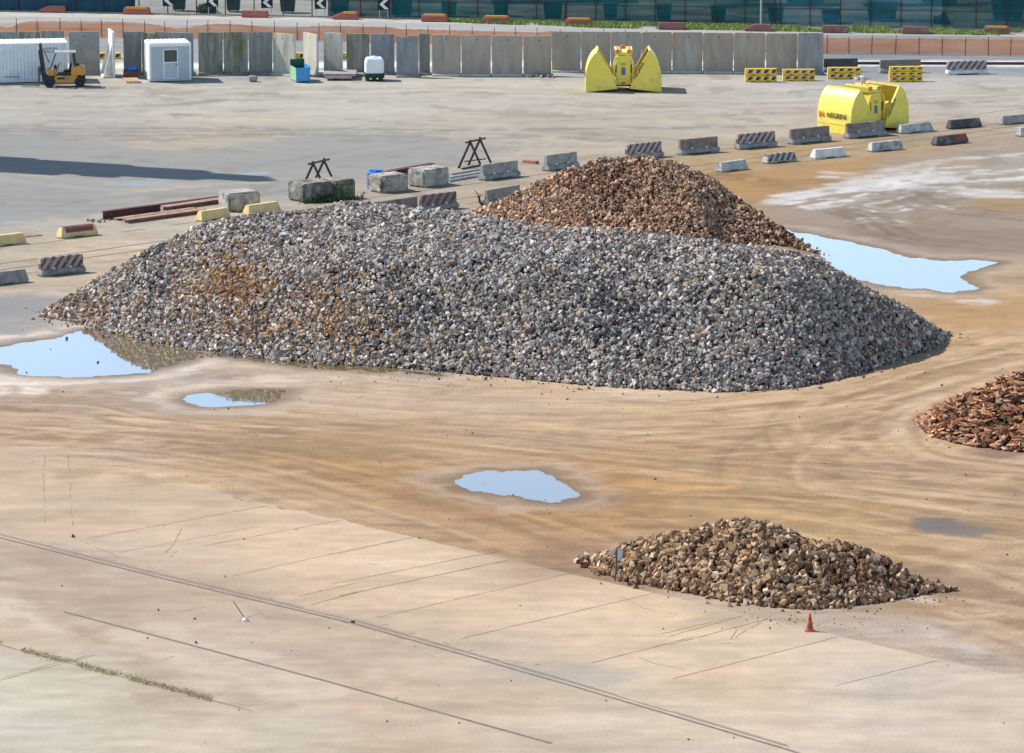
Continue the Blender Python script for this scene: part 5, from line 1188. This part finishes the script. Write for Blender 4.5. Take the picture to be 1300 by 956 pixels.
# ------------------------------------------------------------ shipping container
def container():
    a, rz, _ = frame2((0, 104.3), (86.5, 103.8)); fr = P(86.5, 104.2)
    back = P(73.5, 97.3)     # back right corner on the ground
    r = empty('shipping_container', fr, R(180) + R(1.5), 'white corrugated shipping container behind the forklift, cut off by the left edge', 'container')
    L, Wd, H = 6.1, 2.6, 2.52       # local x runs left (mirrored) so use negative y for depth
    sk = -.75                        # the far end sits a little to the left: rotate the whole box instead
    r.rotation_euler = (0, 0, R(10)); 
    def bx(x0, x1, y0, y1, z0, z1): return MB().box(x0, x1, y0, y1, z0, z1)
    b = MB(); n = 26; V = []; Fq = []
    for i in range(n * 4 + 1):
        x = -L + .12 + (L - .24) * i / (n * 4); d = (0.0, 0.0, .045, .045)[i % 4]
        V += [(x, .03 + d, .18), (x, .03 + d, H - .14)]
        if i: Fq.append((2*i-2, 2*i, 2*i+1, 2*i-1))
    b.add(V, Fq); b.build('side_wall', M['white_paint'], r)
    b = MB(); b.add([(v[0], Wd - v[1], v[2]) for v in V], Fq); b.build('side_wall', M['white_paint'], r)
    bx(-L + .1, -.1, .05, Wd - .05, H - .05, H - .01).build('roof', M['roof_white'], r)
    bm_ = MB()
    for i in range(20): x = -L + .3 + (L - .6) * i / 19; bm_.box(x, x + .12, .12, Wd - .12, H - .008, H + .025)
    bm_.build('roof_ribs', M['roof_white'], r)
    bx(-L + .08, -.03, .06, Wd - .06, .17, .2).build('floor', M['dark_wood'], r)
    b = MB()
    for y in (0, Wd - .1): b.box(-L + .12, -.12, y, y + .1, .05, .18); b.box(-L + .12, -.12, y, y + .1, H - .14, H)
    for x in (-L, -.12): b.box(x, x + .12, .1, Wd - .1, .05, .18); b.box(x, x + .12, .1, Wd - .1, H - .14, H)
    for x in (-L, -.12):
        for y in (0, Wd - .12): b.box(x, x + .12, y, y + .12, .0, H + .01)
    b.build('frame', M['white_paint'], r, bevel=.01)
    bx(-.07, -.03, .13, Wd - .13, .19, H - .15).build('end_door', M['white_paint'], r); bx(-L + .03, -L + .07, .13, Wd - .13, .19, H - .15).build('end_wall', M['white_paint'], r)
    b = MB(); rr = random.Random(3)
    for row, (n_, z) in enumerate(((5, H - .42), (4, H - .62))):
        for k in range(n_): x = -1.45 + k * .17; b.box(x, x + .09, .015, .025, z, z + .12)
    b.build('faint_lettering', M['letter_faint'], r)
    b = MB()
    for k in range(5): b.box(-4.0 + k * .2, -3.86 + k * .2, .015, .025, .35, .45)
    b.build('faint_lettering', M['letter_faint'], r)
container()

# ------------------------------------------------------------ site cabin
def cabin():
    a, rz, L = frame2((190, 104.6), (243.5, 103.9)); rz = R(12)
    L = L / math.cos(R(12)) * .98; D = 2.45; H = 2.45; r = empty('site_cabin', a, rz, 'small white site cabin with a half-glazed door', 'site cabin')
    b = MB()
    for x in (0, L - .13):
        for y in (0, D - .13): b.box(x, x + .13, y, y + .13, .12, H - .2)
    b.build('corner_posts', M['white_paint'], r, bevel=.015)
    MB().box(-.01, L + .01, -.01, D + .01, H - .2, H).build('roof_frame', M['white_paint'], r, bevel=.02)
    b = MB(); b.box(.08, L - .08, .08, D - .08, H + .004, H + .03)
    for k in range(9): x = .15 + (L - .35) * k / 8; b.box(x, x + .07, .1, D - .1, H + .034, H + .06)
    b.build('roof_sheet', M['roof_white'], r)
    MB().box(-.005, L + .005, -.005, D + .005, .06, .19).build('floor_frame', M['cabin_panel'], r, bevel=.01)
    w = MB(); nr = 22
    prof = [(.135, .05), (.135, .19)]
    w = MB(); w.box(.131, L - .131, .04, .09, .192, H - .202); w.build('wall', M['cabin_panel'], r); w = MB(); w.box(.131, L - .131, D - .09, D - .04, .192, H - .202)
    w.build('wall', M['cabin_panel'], r); w2 = MB()
    for k in range(nr):
        x = .14 + (L - .3) * k / nr
        if x < .86 or x > 1.86: w2.box(x + .02, x + .1, .03, .039, .2, H - .21)
    w2.build('wall_ribs', M['cabin_panel'], r)
    w = MB(); w.box(.04, .09, .131, D - .131, .192, H - .202); w.build('wall', M['white_paint'], r); w = MB(); w.box(L - .09, L - .04, .131, D - .131, .192, H - .202); w.build('wall', M['white_paint'], r)
    d = MB(); x0, x1 = .88, 1.84; z0, z1 = .2, 2.1; e = .07
    d.box(x0, x0 + e, -.005, .038, z0, z1); d.box(x1 - e, x1, -.005, .038, z0, z1); d.box(x0 + e, x1 - e, -.005, .038, z1 - e, z1); d.box(x0 + e, x1 - e, -.005, .038, 1.2, 1.27); d.box(x0 + e, x1 - e, -.005, .038, z0, z0 + .06)
    dr = d.build('door', M['white_paint'], r)
    MB().box(x0 + e, x1 - e, .01, .03, z0 + .06, 1.2).build('door_panel', M['cabin_panel'], dr); MB().box(x0 + e + .003, x1 - e - .003, .005, .03, 1.272, z1 - e - .002).build('door_window', M['glass_dark'], dr)
    MB().box(x1 - .14, x1 - .1, -.05, -.005, 1.05, 1.17).build('handle', M['dark_steel'], dr)
    for x in (.05, L - .2):
        for y in (.05, D - .2): MB().box(x, x + .15, y, y + .15, 0, .06).build('foot', M['dark_steel'], r)
cabin()

# ------------------------------------------------------------ forklift (faces left)
def forklift():
    a = P(62.5, 111.2); r = empty('forklift', a, R(3), 'orange forklift truck facing left in front of the white container', 'forklift')
    # local x to the right from the front axle, y away from the camera
    Wd = 1.25
    def side(prof, y0, y1, name, m, bev=.02): b = MB(); b.prism(prof, y0, y1, 'y'); return b.build(name, m, r, bevel=bev)
    side([(.30, .30), (1.75, .30), (1.78, .74), (.45, .74), (.30, .62)], .1, Wd - .1, 'chassis', M['truck_orange'])
    side([(-.12, .62), (.42, .745), (.42, .80), (.28, 1.12), (.08, 1.14), (-.05, .98)], .15, Wd - .15, 'cowl', M['truck_orange'])
    side([(1.40, .745), (2.22, .745), (2.24, 1.20), (2.12, 1.30), (1.50, 1.32), (1.40, 1.1)], .08, Wd - .08, 'counterweight', M['truck_orange'], .04)
    side([(1.80, .25), (2.20, .34), (2.24, .74), (1.80, .74)], .3, Wd - .3, 'rear_panel', M['rubber'], .03)
    side([(.46, .745), (1.38, .745), (1.36, .92), (.50, .86)], .16, Wd - .16, 'step_plate', M['seat_black'])
    s = side([(.88, .93), (1.34, .93), (1.40, 1.46), (1.28, 1.48), (1.22, 1.08), (.88, 1.06)], .38, .88, 'seat', M['seat_black'], .04)
    b = MB(); b.bar((.42, .62, .9), (.62, .62, 1.38), .05); b.build('steering_column', M['seat_black'], r)
    b = MB(); b.tube([(.62 + .17 * math.cos(t) * .5, .62 + .17 * math.sin(t), 1.38 + .17 * math.cos(t) * .8) for t in [k * math.pi / 7 for k in range(15)]], .02, 6, cap=False); b.build('steering_wheel', M['seat_black'], r)
    # overhead guard
    for y in (.14, Wd - .14):
        b = MB(); b.bar((.06, y, 1.12), (.44, y, 2.16), .065); b.build('guard_post', M['dark_steel'], r)
        b = MB(); b.bar((1.62, y, 1.32), (1.52, y, 2.16), .11); b.build('guard_post', M['dark_steel'], r)
    b = MB(); b.box(.36, 1.62, .1, .17, 2.16, 2.23); b.box(.36, 1.62, Wd - .17, Wd - .1, 2.16, 2.23)
    for k in range(8): x = .38 + 1.18 * k / 7; b.box(x, x + .09, .172, Wd - .172, 2.17, 2.22)
    b.build('guard_roof', M['guard_grey'], r)
    # mast
    lean = -.33
    for y in (.28, Wd - .36):
        b = MB(); b.bar((-.22, y, .12), (-.22 + lean, y, 2.72), .11, .14); b.build('mast_rail', M['dark_steel'], r)
        b = MB(); b.bar((-.36, y + .05, .2), (-.36 + lean * .8, y + .05, 2.3), .07, .08); b.build('mast_rail', M['dark_steel'], r)
    for z, w in ((2.66, .1), (2.15, .08), (1.2, .08)): b = MB(); b.bar((-.22 + lean * z / 2.7, .28, z), (-.22 + lean * z / 2.7, Wd - .28, z), w, .12); b.build('mast_crossbar', M['dark_steel'], r)
    b = MB(); b.tube([(-.2, Wd/2, .3), (-.2 + lean * .75, Wd/2, 2.2)], .05, 8); b.build('lift_cylinder', M['dark_steel'], r)
    for y in (.4, .8): b = MB(); b.bar((-.15 + lean * .7, y, 2.4), (.0, y, 1.5), .025); b.build('hydraulic_hose', M['rubber'], r)
    # carriage and forks
    b = MB(); b.box(-.62, -.54, .0, Wd, .75, .87); b.box(-.62, -.54, .0, Wd, 1.2, 1.32)
    for y in (0, .4, .8, Wd - .05): b.box(-.60, -.55, y, y + .05, .872, 1.198)
    b.build('carriage', M['fork_steel'], r)
    for y in (.12, Wd - .26):
        b = MB(); b.prism([(-.72, .06), (-.63, .06), (-.63, 1.28), (-.70, 1.28), (-.72, .12), (-1.75, .085), (-1.75, .06)], y, y + .13, 'y'); b.build('fork', M['fork_steel'], r)
    # wheels
    for x, R_, w in ((.0, .37, .26), (1.92, .33, .24)):
        for y in (-.02, Wd - w + .02):
            wr = empty('wheel', (x, y, R_)); wr.parent = r
            b = MB(); pr = [(R_ * .55, 0), (R_ - .05, 0), (R_, .05), (R_, w - .05), (R_ - .05, w), (R_ * .55, w)]
            b.lathe(pr, n=22); t = b.build('tyre', M['rubber'], wr); t.rotation_euler = (R(-90), 0, 0)
            b = MB(); b.lathe([(R_ * .54, .02), (R_ * .5, -.0), (R_ * .22, -.0), (R_ * .2, -.05), (.02, -.05)][::-1] + [(R_ * .54, w - .02), (.02, w - .02)], n=16); t = b.build('rim', M['hub'], wr); t.rotation_euler = (R(-90), 0, 0)
    for x, y in ((-.02, .08), (-.02, Wd - .16)): b = MB(); b.box(x - .09, x - .02, y, y + .1, 1.02, 1.12); b.build('headlight', M['glass_dark'], r)
    b = MB(); b.lathe([(.13, 1.322), (.14, 1.4), (.1, 1.46)], (1.75, .6, 0), 12); b.build('air_filter', M['rubber'], r)
    b = MB(); b.box(.5, .95, .09, .098, .5, .62); b.build('side_decal', M['letter_black'], r)
    MB().box(.3, .46, .5, .75, 1.1, 1.35).build('dashboard', M['seat_black'], r)
forklift()

# ------------------------------------------------------------ grabs
def text_mesh(s, size):
    cu = bpy.data.curves.new('t', 'FONT'); cu.body = s; cu.size = size; cu.extrude = .004; cu.align_x = 'CENTER'; cu.offset = .006
    o = bpy.data.objects.new('t', cu); S.collection.objects.link(o); dg = bpy.context.evaluated_depsgraph_get()
    me = bpy.data.meshes.new_from_object(o.evaluated_get(dg)); bpy.data.objects.remove(o); return me
def grab(name, loc, rz, label):
    r = empty(name, loc, rz, label, 'grab', 'yellow clamshell grabs'); Wd = 2.8
    # side plate outline of the left shell; x from the outer bottom corner
    out = [(0, 0), (0, .54), (.03, 1.2), (.12, 1.62), (.26, 1.98), (.45, 2.28), (.76, 2.58)]
    def smooth(pts):
        q = spline([np.array(p) for p in pts], 4); return [tuple(p) for p in q]
    outc = smooth(out); inn = [(1.78, .80), (1.98, .22)]
    LX = 4.73
    for s in (0, 1):
        fx = (lambda x: x) if s == 0 else (lambda x: LX - x)
        sh = empty('shell', (0, 0, 0)); sh.parent = r
        for y0, y1 in ((0, .05), (Wd - .05, Wd)):
            b = MB(); b.prism([(fx(x), z) for x, z in outc + inn], y0, y1, 'y'); b.build('side_plate', M['grab_yellow'], sh)
        b = MB(); n = len(outc); t = .05
        off = []
        for i, (x, z) in enumerate(outc):
            p0 = outc[max(i-1, 0)]; p1 = outc[min(i+1, n-1)]; d = (p1[0]-p0[0], p1[1]-p0[1]); l = math.hypot(*d); off.append((x + d[1]/l*t, z - d[0]/l*t))
        V = []; Fq = []
        for i in range(n):
            for (x, z) in (outc[i],): V += [(fx(x) , .052, z), (fx(x), Wd - .052, z)]
            V += [(fx(off[i][0]), .052, off[i][1]), (fx(off[i][0]), Wd - .052, off[i][1])]
        for i in range(n - 1):
            a_, c_ = i * 4, (i + 1) * 4
            Fq += [(a_, a_+1, c_+1, c_), (a_+2, c_+2, c_+3, a_+3)]
        Fq += [(0, 2, 3, 1), ((n-1)*4, (n-1)*4+1, (n-1)*4+3, (n-1)*4+2)]
        b.add(V, Fq); b.build('back_plate', M['grab_yellow'], sh)
        b = MB(); b.poly([(fx(.06), .06, .03), (fx(.06), Wd - .06, .03), (fx(1.96), Wd - .06, .25), (fx(1.96), .06, .25)]); b.poly([(fx(.06), .06, .0), (fx(1.98), .06, .2), (fx(1.98), Wd - .06, .2), (fx(.06), Wd - .06, .0)]); b.build('floor_plate', M['grab_inside'], sh)
        # inner lining, a few millimetres inside the plates, and stiffening edge along the mouth
        b = MB()
        for y in (.056, Wd - .056): b.poly([(fx(x + .06 if x < .5 else x), y, max(z, .04)) for x, z in outc[:-1] + inn])
        b.build('lining', M['grab_inside'], sh)
        for y in (.0, Wd - .12): b = MB(); b.bar((fx(.80), y + .06, 2.5), (fx(1.80), y + .06, .82), .14, .10); b.build('mouth_edge', M['grab_yellow'], sh)
        b = MB(); b.bar((fx(.74), .06, 2.55), (fx(.74), Wd - .06, 2.55), .1, .12); b.build('lip', M['grab_yellow'], sh)
        b = MB(); b.box(min(fx(-.012), fx(.03)), max(fx(-.012), fx(.03)), .0, Wd, .50, .53); b.build('seam', M['grab_inside'], sh)
        # arm from the shell to the head
        for y in (.7, Wd - .9): b = MB(); b.bar((fx(1.0), y, 1.5), (fx(2.05), y, 1.0), .22, .3); b.build('hinge_arm', M['grab_yellow'], sh)
    cx = LX / 2
    hd = empty('head', (0, 0, 0)); hd.parent = r
    def pr(pts, y0, y1, nm, m, bev=.015): b = MB(); b.prism([(cx + x, z) for x, z in pts], y0, y1, 'y'); return b.build(nm, m, hd, bevel=bev)
    pr([(-.40, .42), (.40, .42), (.48, 1.0), (.56, 1.5), (.40, 2.25), (-.40, 2.25), (-.56, 1.5), (-.48, 1.0)], .35, Wd - .35, 'housing', M['grab_yellow'], .03)
    pr([(-.50, 2.26), (.50, 2.26), (.56, 2.62), (.2, 2.60), (.18, 2.45), (-.18, 2.45), (-.2, 2.60), (-.56, 2.62)], .45, Wd - .45, 'crown', M['grab_yellow'])
    for x in (-.42, .30):
        b = MB(); b.tube([(cx + x + .06, .42, 2.5), (cx + x + .06, Wd - .42, 2.5)], .14, 12); b.build('pin', M['orange_part'], hd)
    b = MB(); b.box(cx - .14, cx + .12, .335, .345, 1.05, 1.52); b.build('control_plate', M['plate_blue'], hd)
    b = MB(); b.box(cx - .16, cx + .16, .335, .345, 1.62, 1.82); b.build('data_plate', M['grab_inside'], hd)
    b = MB(); b.box(cx - .15, cx + .13, .335, .345, .5, .58); b.build('stencil', M['letter_black'], hd)
    for s in (-1, 1):
        b = MB(); b.tube([(cx + s * .62, .30, .75), (cx + s * .60, .30, 1.75), (cx + s * .45, .30, 2.2)], .07, 8); b.build('hydraulic_cylinder', M['grab_yellow'], hd)
        b = MB(); b.tube([(cx + s * .46, .32, 1.2), (cx + s * .47, .32, 1.7)], .035, 6); b.build('hose', M['rubber'], hd)
    b = MB(); b.box(cx - .9, cx + .9, .42, .52, .32, .42); b.build('lower_beam', M['dark_steel'], hd)
    b = MB(); b.tube([(cx - .14, Wd/2, 2.62), (cx - .1, Wd/2, 2.8), (cx + .1, Wd/2, 2.8), (cx + .14, Wd/2, 2.62)], .05, 8); b.build('shackle', M['orange_part'], hd)
    # lettering: along the mouth edge of the right shell, and on the left shell's back plate
    me = text_mesh('NEGRINI', .30); me.materials.append(M['letter_black']); o = bpy.data.objects.new('lettering', me); S.collection.objects.link(o); o.parent = r
    ang = math.atan2(2.58 - .8, 1.78 - .76)
    o.rotation_euler = Matrix(((math.cos(ang), 0, -0), (0, 0, -1), (math.sin(ang), 0, 0))).to_4x4().to_euler() if False else (R(90), -ang, 0)
    o.location = (LX - 1.36, -.012, 1.30)
    me2 = text_mesh('NEGRINI', .42); me2.materials.append(M['letter_black']); o = bpy.data.objects.new('lettering', me2); S.collection.objects.link(o); o.parent = r
    o.rotation_euler = (R(90), 0, R(-90)); o.location = (-.02, Wd/2 - .22, .86)
    o.scale = (1.0, 1, 1)
    me3 = text_mesh('IN', .46); me3.materials.append(M['letter_red']); o = bpy.data.objects.new('logo', me3); S.collection.objects.link(o); o.parent = r
    o.rotation_euler = (R(90), 0, R(-90)); o.location = (-.02, Wd/2 + 1.02, .85)
    return r
g1 = P(743.5, 117.2); grab('clamshell_grab', g1, R(0), 'open yellow clamshell grab seen square-on before the panel wall')
g2 = P(1080, 171.8); grab('clamshell_grab', g2, R(40), 'turned yellow clamshell grab standing behind the row of barriers')

# ------------------------------------------------------------ small things in the far yard
def skip():
    a = P(376, 105.3); r = empty('metal_skip', a, R(14), 'small open blue skip with a pale green side', 'skip')
    L, D, H = .92, 1.9, .95
    MB().box(0, L, 0, .05, .08, H - .02).build('front', M['skip_blue'], r, bevel=.01)
    MB().box(0, .05, .052, D, .08, H * .96).build('side', M['skip_green'], r); MB().box(L - .05, L, .052, D, .08, H + .1).build('side', M['skip_blue'], r)
    MB().box(-.0, L, D, D + .05, .08, H + .35).build('back', M['skip_inside'], r); MB().box(.052, L - .052, .052, D - .002, .08, .12).build('floor', M['skip_inside'], r)
    b = MB(); b.box(-.03, L + .03, -.03, .0, H - .1, H); b.build('rim', M['skip_blue'], r)
    b = MB(); b.box(.06, .2, 0.1, D, 0, .078); b.box(L - .2, L - .06, .1, D, 0, .078); b.build('runners', M['dark_steel'], r)
skip()
def tank():
    a = P(463.5, 103.4); r = empty('water_tank', a, R(6), 'white water tank on a dark green base by the wall', 'tank')
    b = MB(); b.prism([(.02, .48), (1.2, .48), (1.22, 1.2), (1.14, 1.46), (.14, 1.46), (.04, 1.2)], .0, 1.15, 'y'); b.build('body', M['tank_white'], r, bevel=.07)
    b = MB()
    for k in range(4): b.box(.22 + k * .24, .30 + k * .24, -.02, .0, .6, 1.3)
    b.build('moulded_ribs', M['tank_white'], r, bevel=.008)
    b = MB(); b.lathe([(.2, 1.46), (.2, 1.53), (.08, 1.56)], (.6, .6, 0), 14); b.build('cap', M['tank_white'], r)
    MB().box(.0, 1.24, -.02, 1.17, .20, .478).build('base_tray', M['tank_base'], r, bevel=.03)
    for x in (.08, .52, .95): MB().box(x, x + .2, 0, 1.1, 0, .198).build('skid', M['rubber'], r)
tank()
def slabs():
    names = ['lower', 'upper']
    for k, (x0, x1, y, z, h, d) in enumerate(((413, 447, 102.6, .12, .16, 1.6), (410, 452, 102.2, .285, .15, 2.2))):
        a, rz, L = frame2((x0, y), (x1, y)); b = MB(); b.box(0, L, 0, d, 0, h); o = b.build('concrete_slab', M['slab_pink'], None, bevel=.02); o.location = a + Vector((0, 0, z)); tag(o, f'{names[k]} concrete slab of the flat pair left of the white tank', 'slab', 'stacked concrete slabs')
    for k, x in enumerate((418, 433)):
        a = P(x, 102.6); b = MB(); b.box(0, .2, .05, 1.5, 0, .118); o = b.build('timber_bearer', M['dark_wood'], None, loc=a); tag(o, ['left', 'right'][k] + ' timber bearer under the flat slab pair', 'timber', 'timbers under the slabs')
    a, rz, L = frame2((447, 97.5), (462, 97.4)); b = MB(); b.box(0, L, 0, 1.0, 0, .16); o = b.build('concrete_slab', M['slab_pink'], None, bevel=.02, loc=a); tag(o, 'single slab on the ground between the flat pair and the tank', 'slab', 'stacked concrete slabs')
slabs()
def pallet(p, rz, w, d, m, lab, z=0.0):
    a = P(*p); r = empty('pallet', a + Vector((0, 0, z)), rz, lab, 'pallet', 'wooden pallets')
    b = MB()
    for k in range(6): x = (w - .1) * k / 5; b.box(x, x + .1, 0, d, .11, .135)
    b.build('deck_boards', m, r)
    b = MB()
    for y in (0, d/2 - .05, d - .1): b.box(0, w, y, y + .1, .02, .108)
    b.build('bearers', m, r)
    b = MB()
    for x in (0, w/2 - .05, w - .1): b.box(x, x + .1, 0, d, 0, .018)
    b.build('base_boards', m, r)
pallet((160.5, 106), R(12), .9, 2.0, M['wood'], 'pale wooden pallet lying in front of the dark crate')
def crate():
    a = P(156.5, 100.5); r = empty('wooden_crate', a, R(4), 'dark wooden crate with a blue sack on top, left of the cabin', 'crate'); w, d, h = .95, .9, .5
    for x0, x1, y0, y1 in ((0, w, 0, .03), (0, w, d - .03, d), (0, .03, .032, d - .032), (w - .03, w, .032, d - .032)):
        b = MB()
        for k in range(4): b.box(x0, x1, y0, y1, .04 + k * .12, .13 + k * .12)
        b.build('side', M['dark_wood'], r)
    MB().box(.032, w - .032, .032, d - .032, .04, .07).build('floor', M['dark_wood'], r)
    b = MB()
    for x in (0.035, w - .095):
        for y in (.035, d - .095): b.box(x, x + .06, y, y + .06, 0, h + .04)
    b.build('corner_posts', M['dark_wood'], r)
    bm = bmesh.new(); bmesh.ops.create_icosphere(bm, subdivisions=3, radius=.3); rr = random.Random(2)
    for v in bm.verts: v.co = Vector((v.co.x * 1.2, v.co.y * 1.1, v.co.z * .62)) * (1 + .12 * math.sin(v.co.x * 17) * math.sin(v.co.y * 13 + 1))
    me = bpy.data.meshes.new('sack'); bm.to_mesh(me); bm.free(); me.materials.append(M['blue_plastic']); o = bpy.data.objects.new('sack', me); S.collection.objects.link(o); o.location = a + Vector((.5, .45, .62)); tag(o, 'crumpled blue sack in the dark crate', 'sack')
crate()
def lump(p, L, d, h, m, lab, name, seed):
    a = P(*p); bm = bmesh.new(); bmesh.ops.create_icosphere(bm, subdivisions=3, radius=.5)
    for v in bm.verts:
        n = fbm(np.array([v.co.x * 2 + seed]), np.array([v.co.y * 2 + v.co.z * 1.7]), 1.5, seed)[0] - .5
        q = Vector([math.copysign(abs(c) ** .6 * .66, c) for c in v.co]); v.co = Vector((q.x * L, q.y * d, q.z * h)) * (1 + n * .45) + Vector((0, 0, h * .48))
        v.co.z = max(v.co.z, 0)
    me = bpy.data.meshes.new(name); bm.to_mesh(me); bm.free(); me.materials.append(m); o = bpy.data.objects.new(name, me); S.collection.objects.link(o); o.location = a; tag(o, lab, 'boulder')
lump((321, 103.6), .72, .6, .42, M['slab_pink'], 'lone pinkish boulder in the open right of the cabin', 'boulder', 4)
rubble_bits((688, 97.5), 22, (.5, .35), M['jersey_grey'], 'small spill of rubble at the foot of the forward wall run', 'rubble', 7, .22, 'scrap_rubble')
rubble_bits((1092, 101), 9, (.2, .2), M['jersey_white'], 'white scrap lumps beside the third yellow beam stack', 'rubble', 8, .3, 'scrap_rubble')

# ------------------------------------------------------------ near small things
a = P(1028, 801.3); r = empty('traffic_cone', a, 0, 'small red traffic cone with dark bands on the pavement', 'traffic cone')
b = MB(); b.box(-.16, .16, -.16, .16, 0, .03); b.build('base', M['cone_red'], r, bevel=.01)
zc = [0.03, .10, .20, .28, .38, .55]; rc = lambda z: .115 - .165 * (z - .03) * .98
for i, (z0, z1, m) in enumerate(((.03, .10, 'cone_red'), (.10, .24, 'cone_dark'), (.24, .34, 'cone_red'), (.34, .46, 'cone_dark'), (.46, .58, 'cone_red'))):
    b = MB(); b.lathe([(rc(z0), z0 + .001), (rc(z1), z1)], n=18); b.build('sleeve', M[m], r, smooth=False)
a = P(781.5, 737.5); r = empty('marker_sign', a, 0, 'thin post with a small blank grey plate at the small heap foot', 'sign')
b = MB(); b.tube([(-.02, 0, 0), (.03, 0, .55), (.04, 0, 1.12)], .022, 8); b.build('post', M['dark_steel'], r)
MB().box(.06, .22, -.01, .01, .68, 1.10).build('plate', M['pipe_grey'], r)
a = P(311.5, 788.5); r = empty('marker_rod', a, 0, 'leaning thin rod set in a white foot on the pavement', 'marker rod')
b = MB(); b.tube([(0, 0, .06), (-.38, .1, .62)], .013, 6); b.build('rod', M['dark_steel'], r)
b = MB(); b.lathe([(.09, 0), (.10, .05), (.05, .12), (.02, .14)], n=14); b.build('foot', M['hole_white'], r)

# unseen tower beyond the left edge, inferred from its shadow across the asphalt
def tower():
    tip = P(312, 226); sh = Vector((-sdir.x, -sdir.y, 0)).normalized(); H = 32.0
    base = tip - sh * (H / math.tan(SUN_EL)); r = empty('shadow_tower', base, SUN_AZ, 'unseen lattice tower beyond the left edge, built to cast the long shadow', 'tower')
    for s in ((-1,-1),(1,-1),(1,1),(-1,1)):
        b = MB(); b.bar((s[0]*1.7, s[1]*1.9, 0), (s[0]*.5, s[1]*.5, H - 6), .35); b.build('leg', M['crane_grey'], r)
    b = MB(); z = 1.0
    while z < H - 7:
        w0 = 1.8 - 1.3 * z / (H - 6); w1 = 1.8 - 1.3 * (z + 2) / (H - 6)
        for q in range(4):
            c0 = [(-1,-1),(1,-1),(1,1),(-1,1)][q]; c1 = [(1,-1),(1,1),(-1,1),(-1,-1)][q]
            b.bar((c0[0]*w0, c0[1]*w0, z), (c1[0]*w1, c1[1]*w1, z + 2), .2)
        z += 2
    b.build('bracing', M['crane_grey'], r)
    b = MB(); b.box(-1.2, 1.2, -2.0, 2.0, H - 14, H - 8); b.box(-1, 1, -1.7, 1.6, H - 8, H - 3); b.box(-.6, .6, -1.0, .9, H - 3, H + 1); b.box(-1.4, 1.4, -2.5, 2.3, H - 20, H - 14.5); b.box(-1.5,1.5,-2.9,2.6,H-28,H-20.5); b.build('shadow_bulk', M['crane_grey'], r)  # solid boxes added to widen the tower's shadow
    b = MB(); b.box(-.3, .3, -3.9, -2.0, H - 18, H - 13.5); b.box(-.3, .3, -3.4, -1.9, H - 11.5, H - 9.5); b.box(-.3, .3, -4.8, -2.2, H - 27, H - 22); b.box(-.2,.2,-2.2,-1.1,H-8,H-5); b.build('shadow_ledges', M['crane_grey'], r)  # boxes added on the near side to fray the shadow's lower edge
tower()
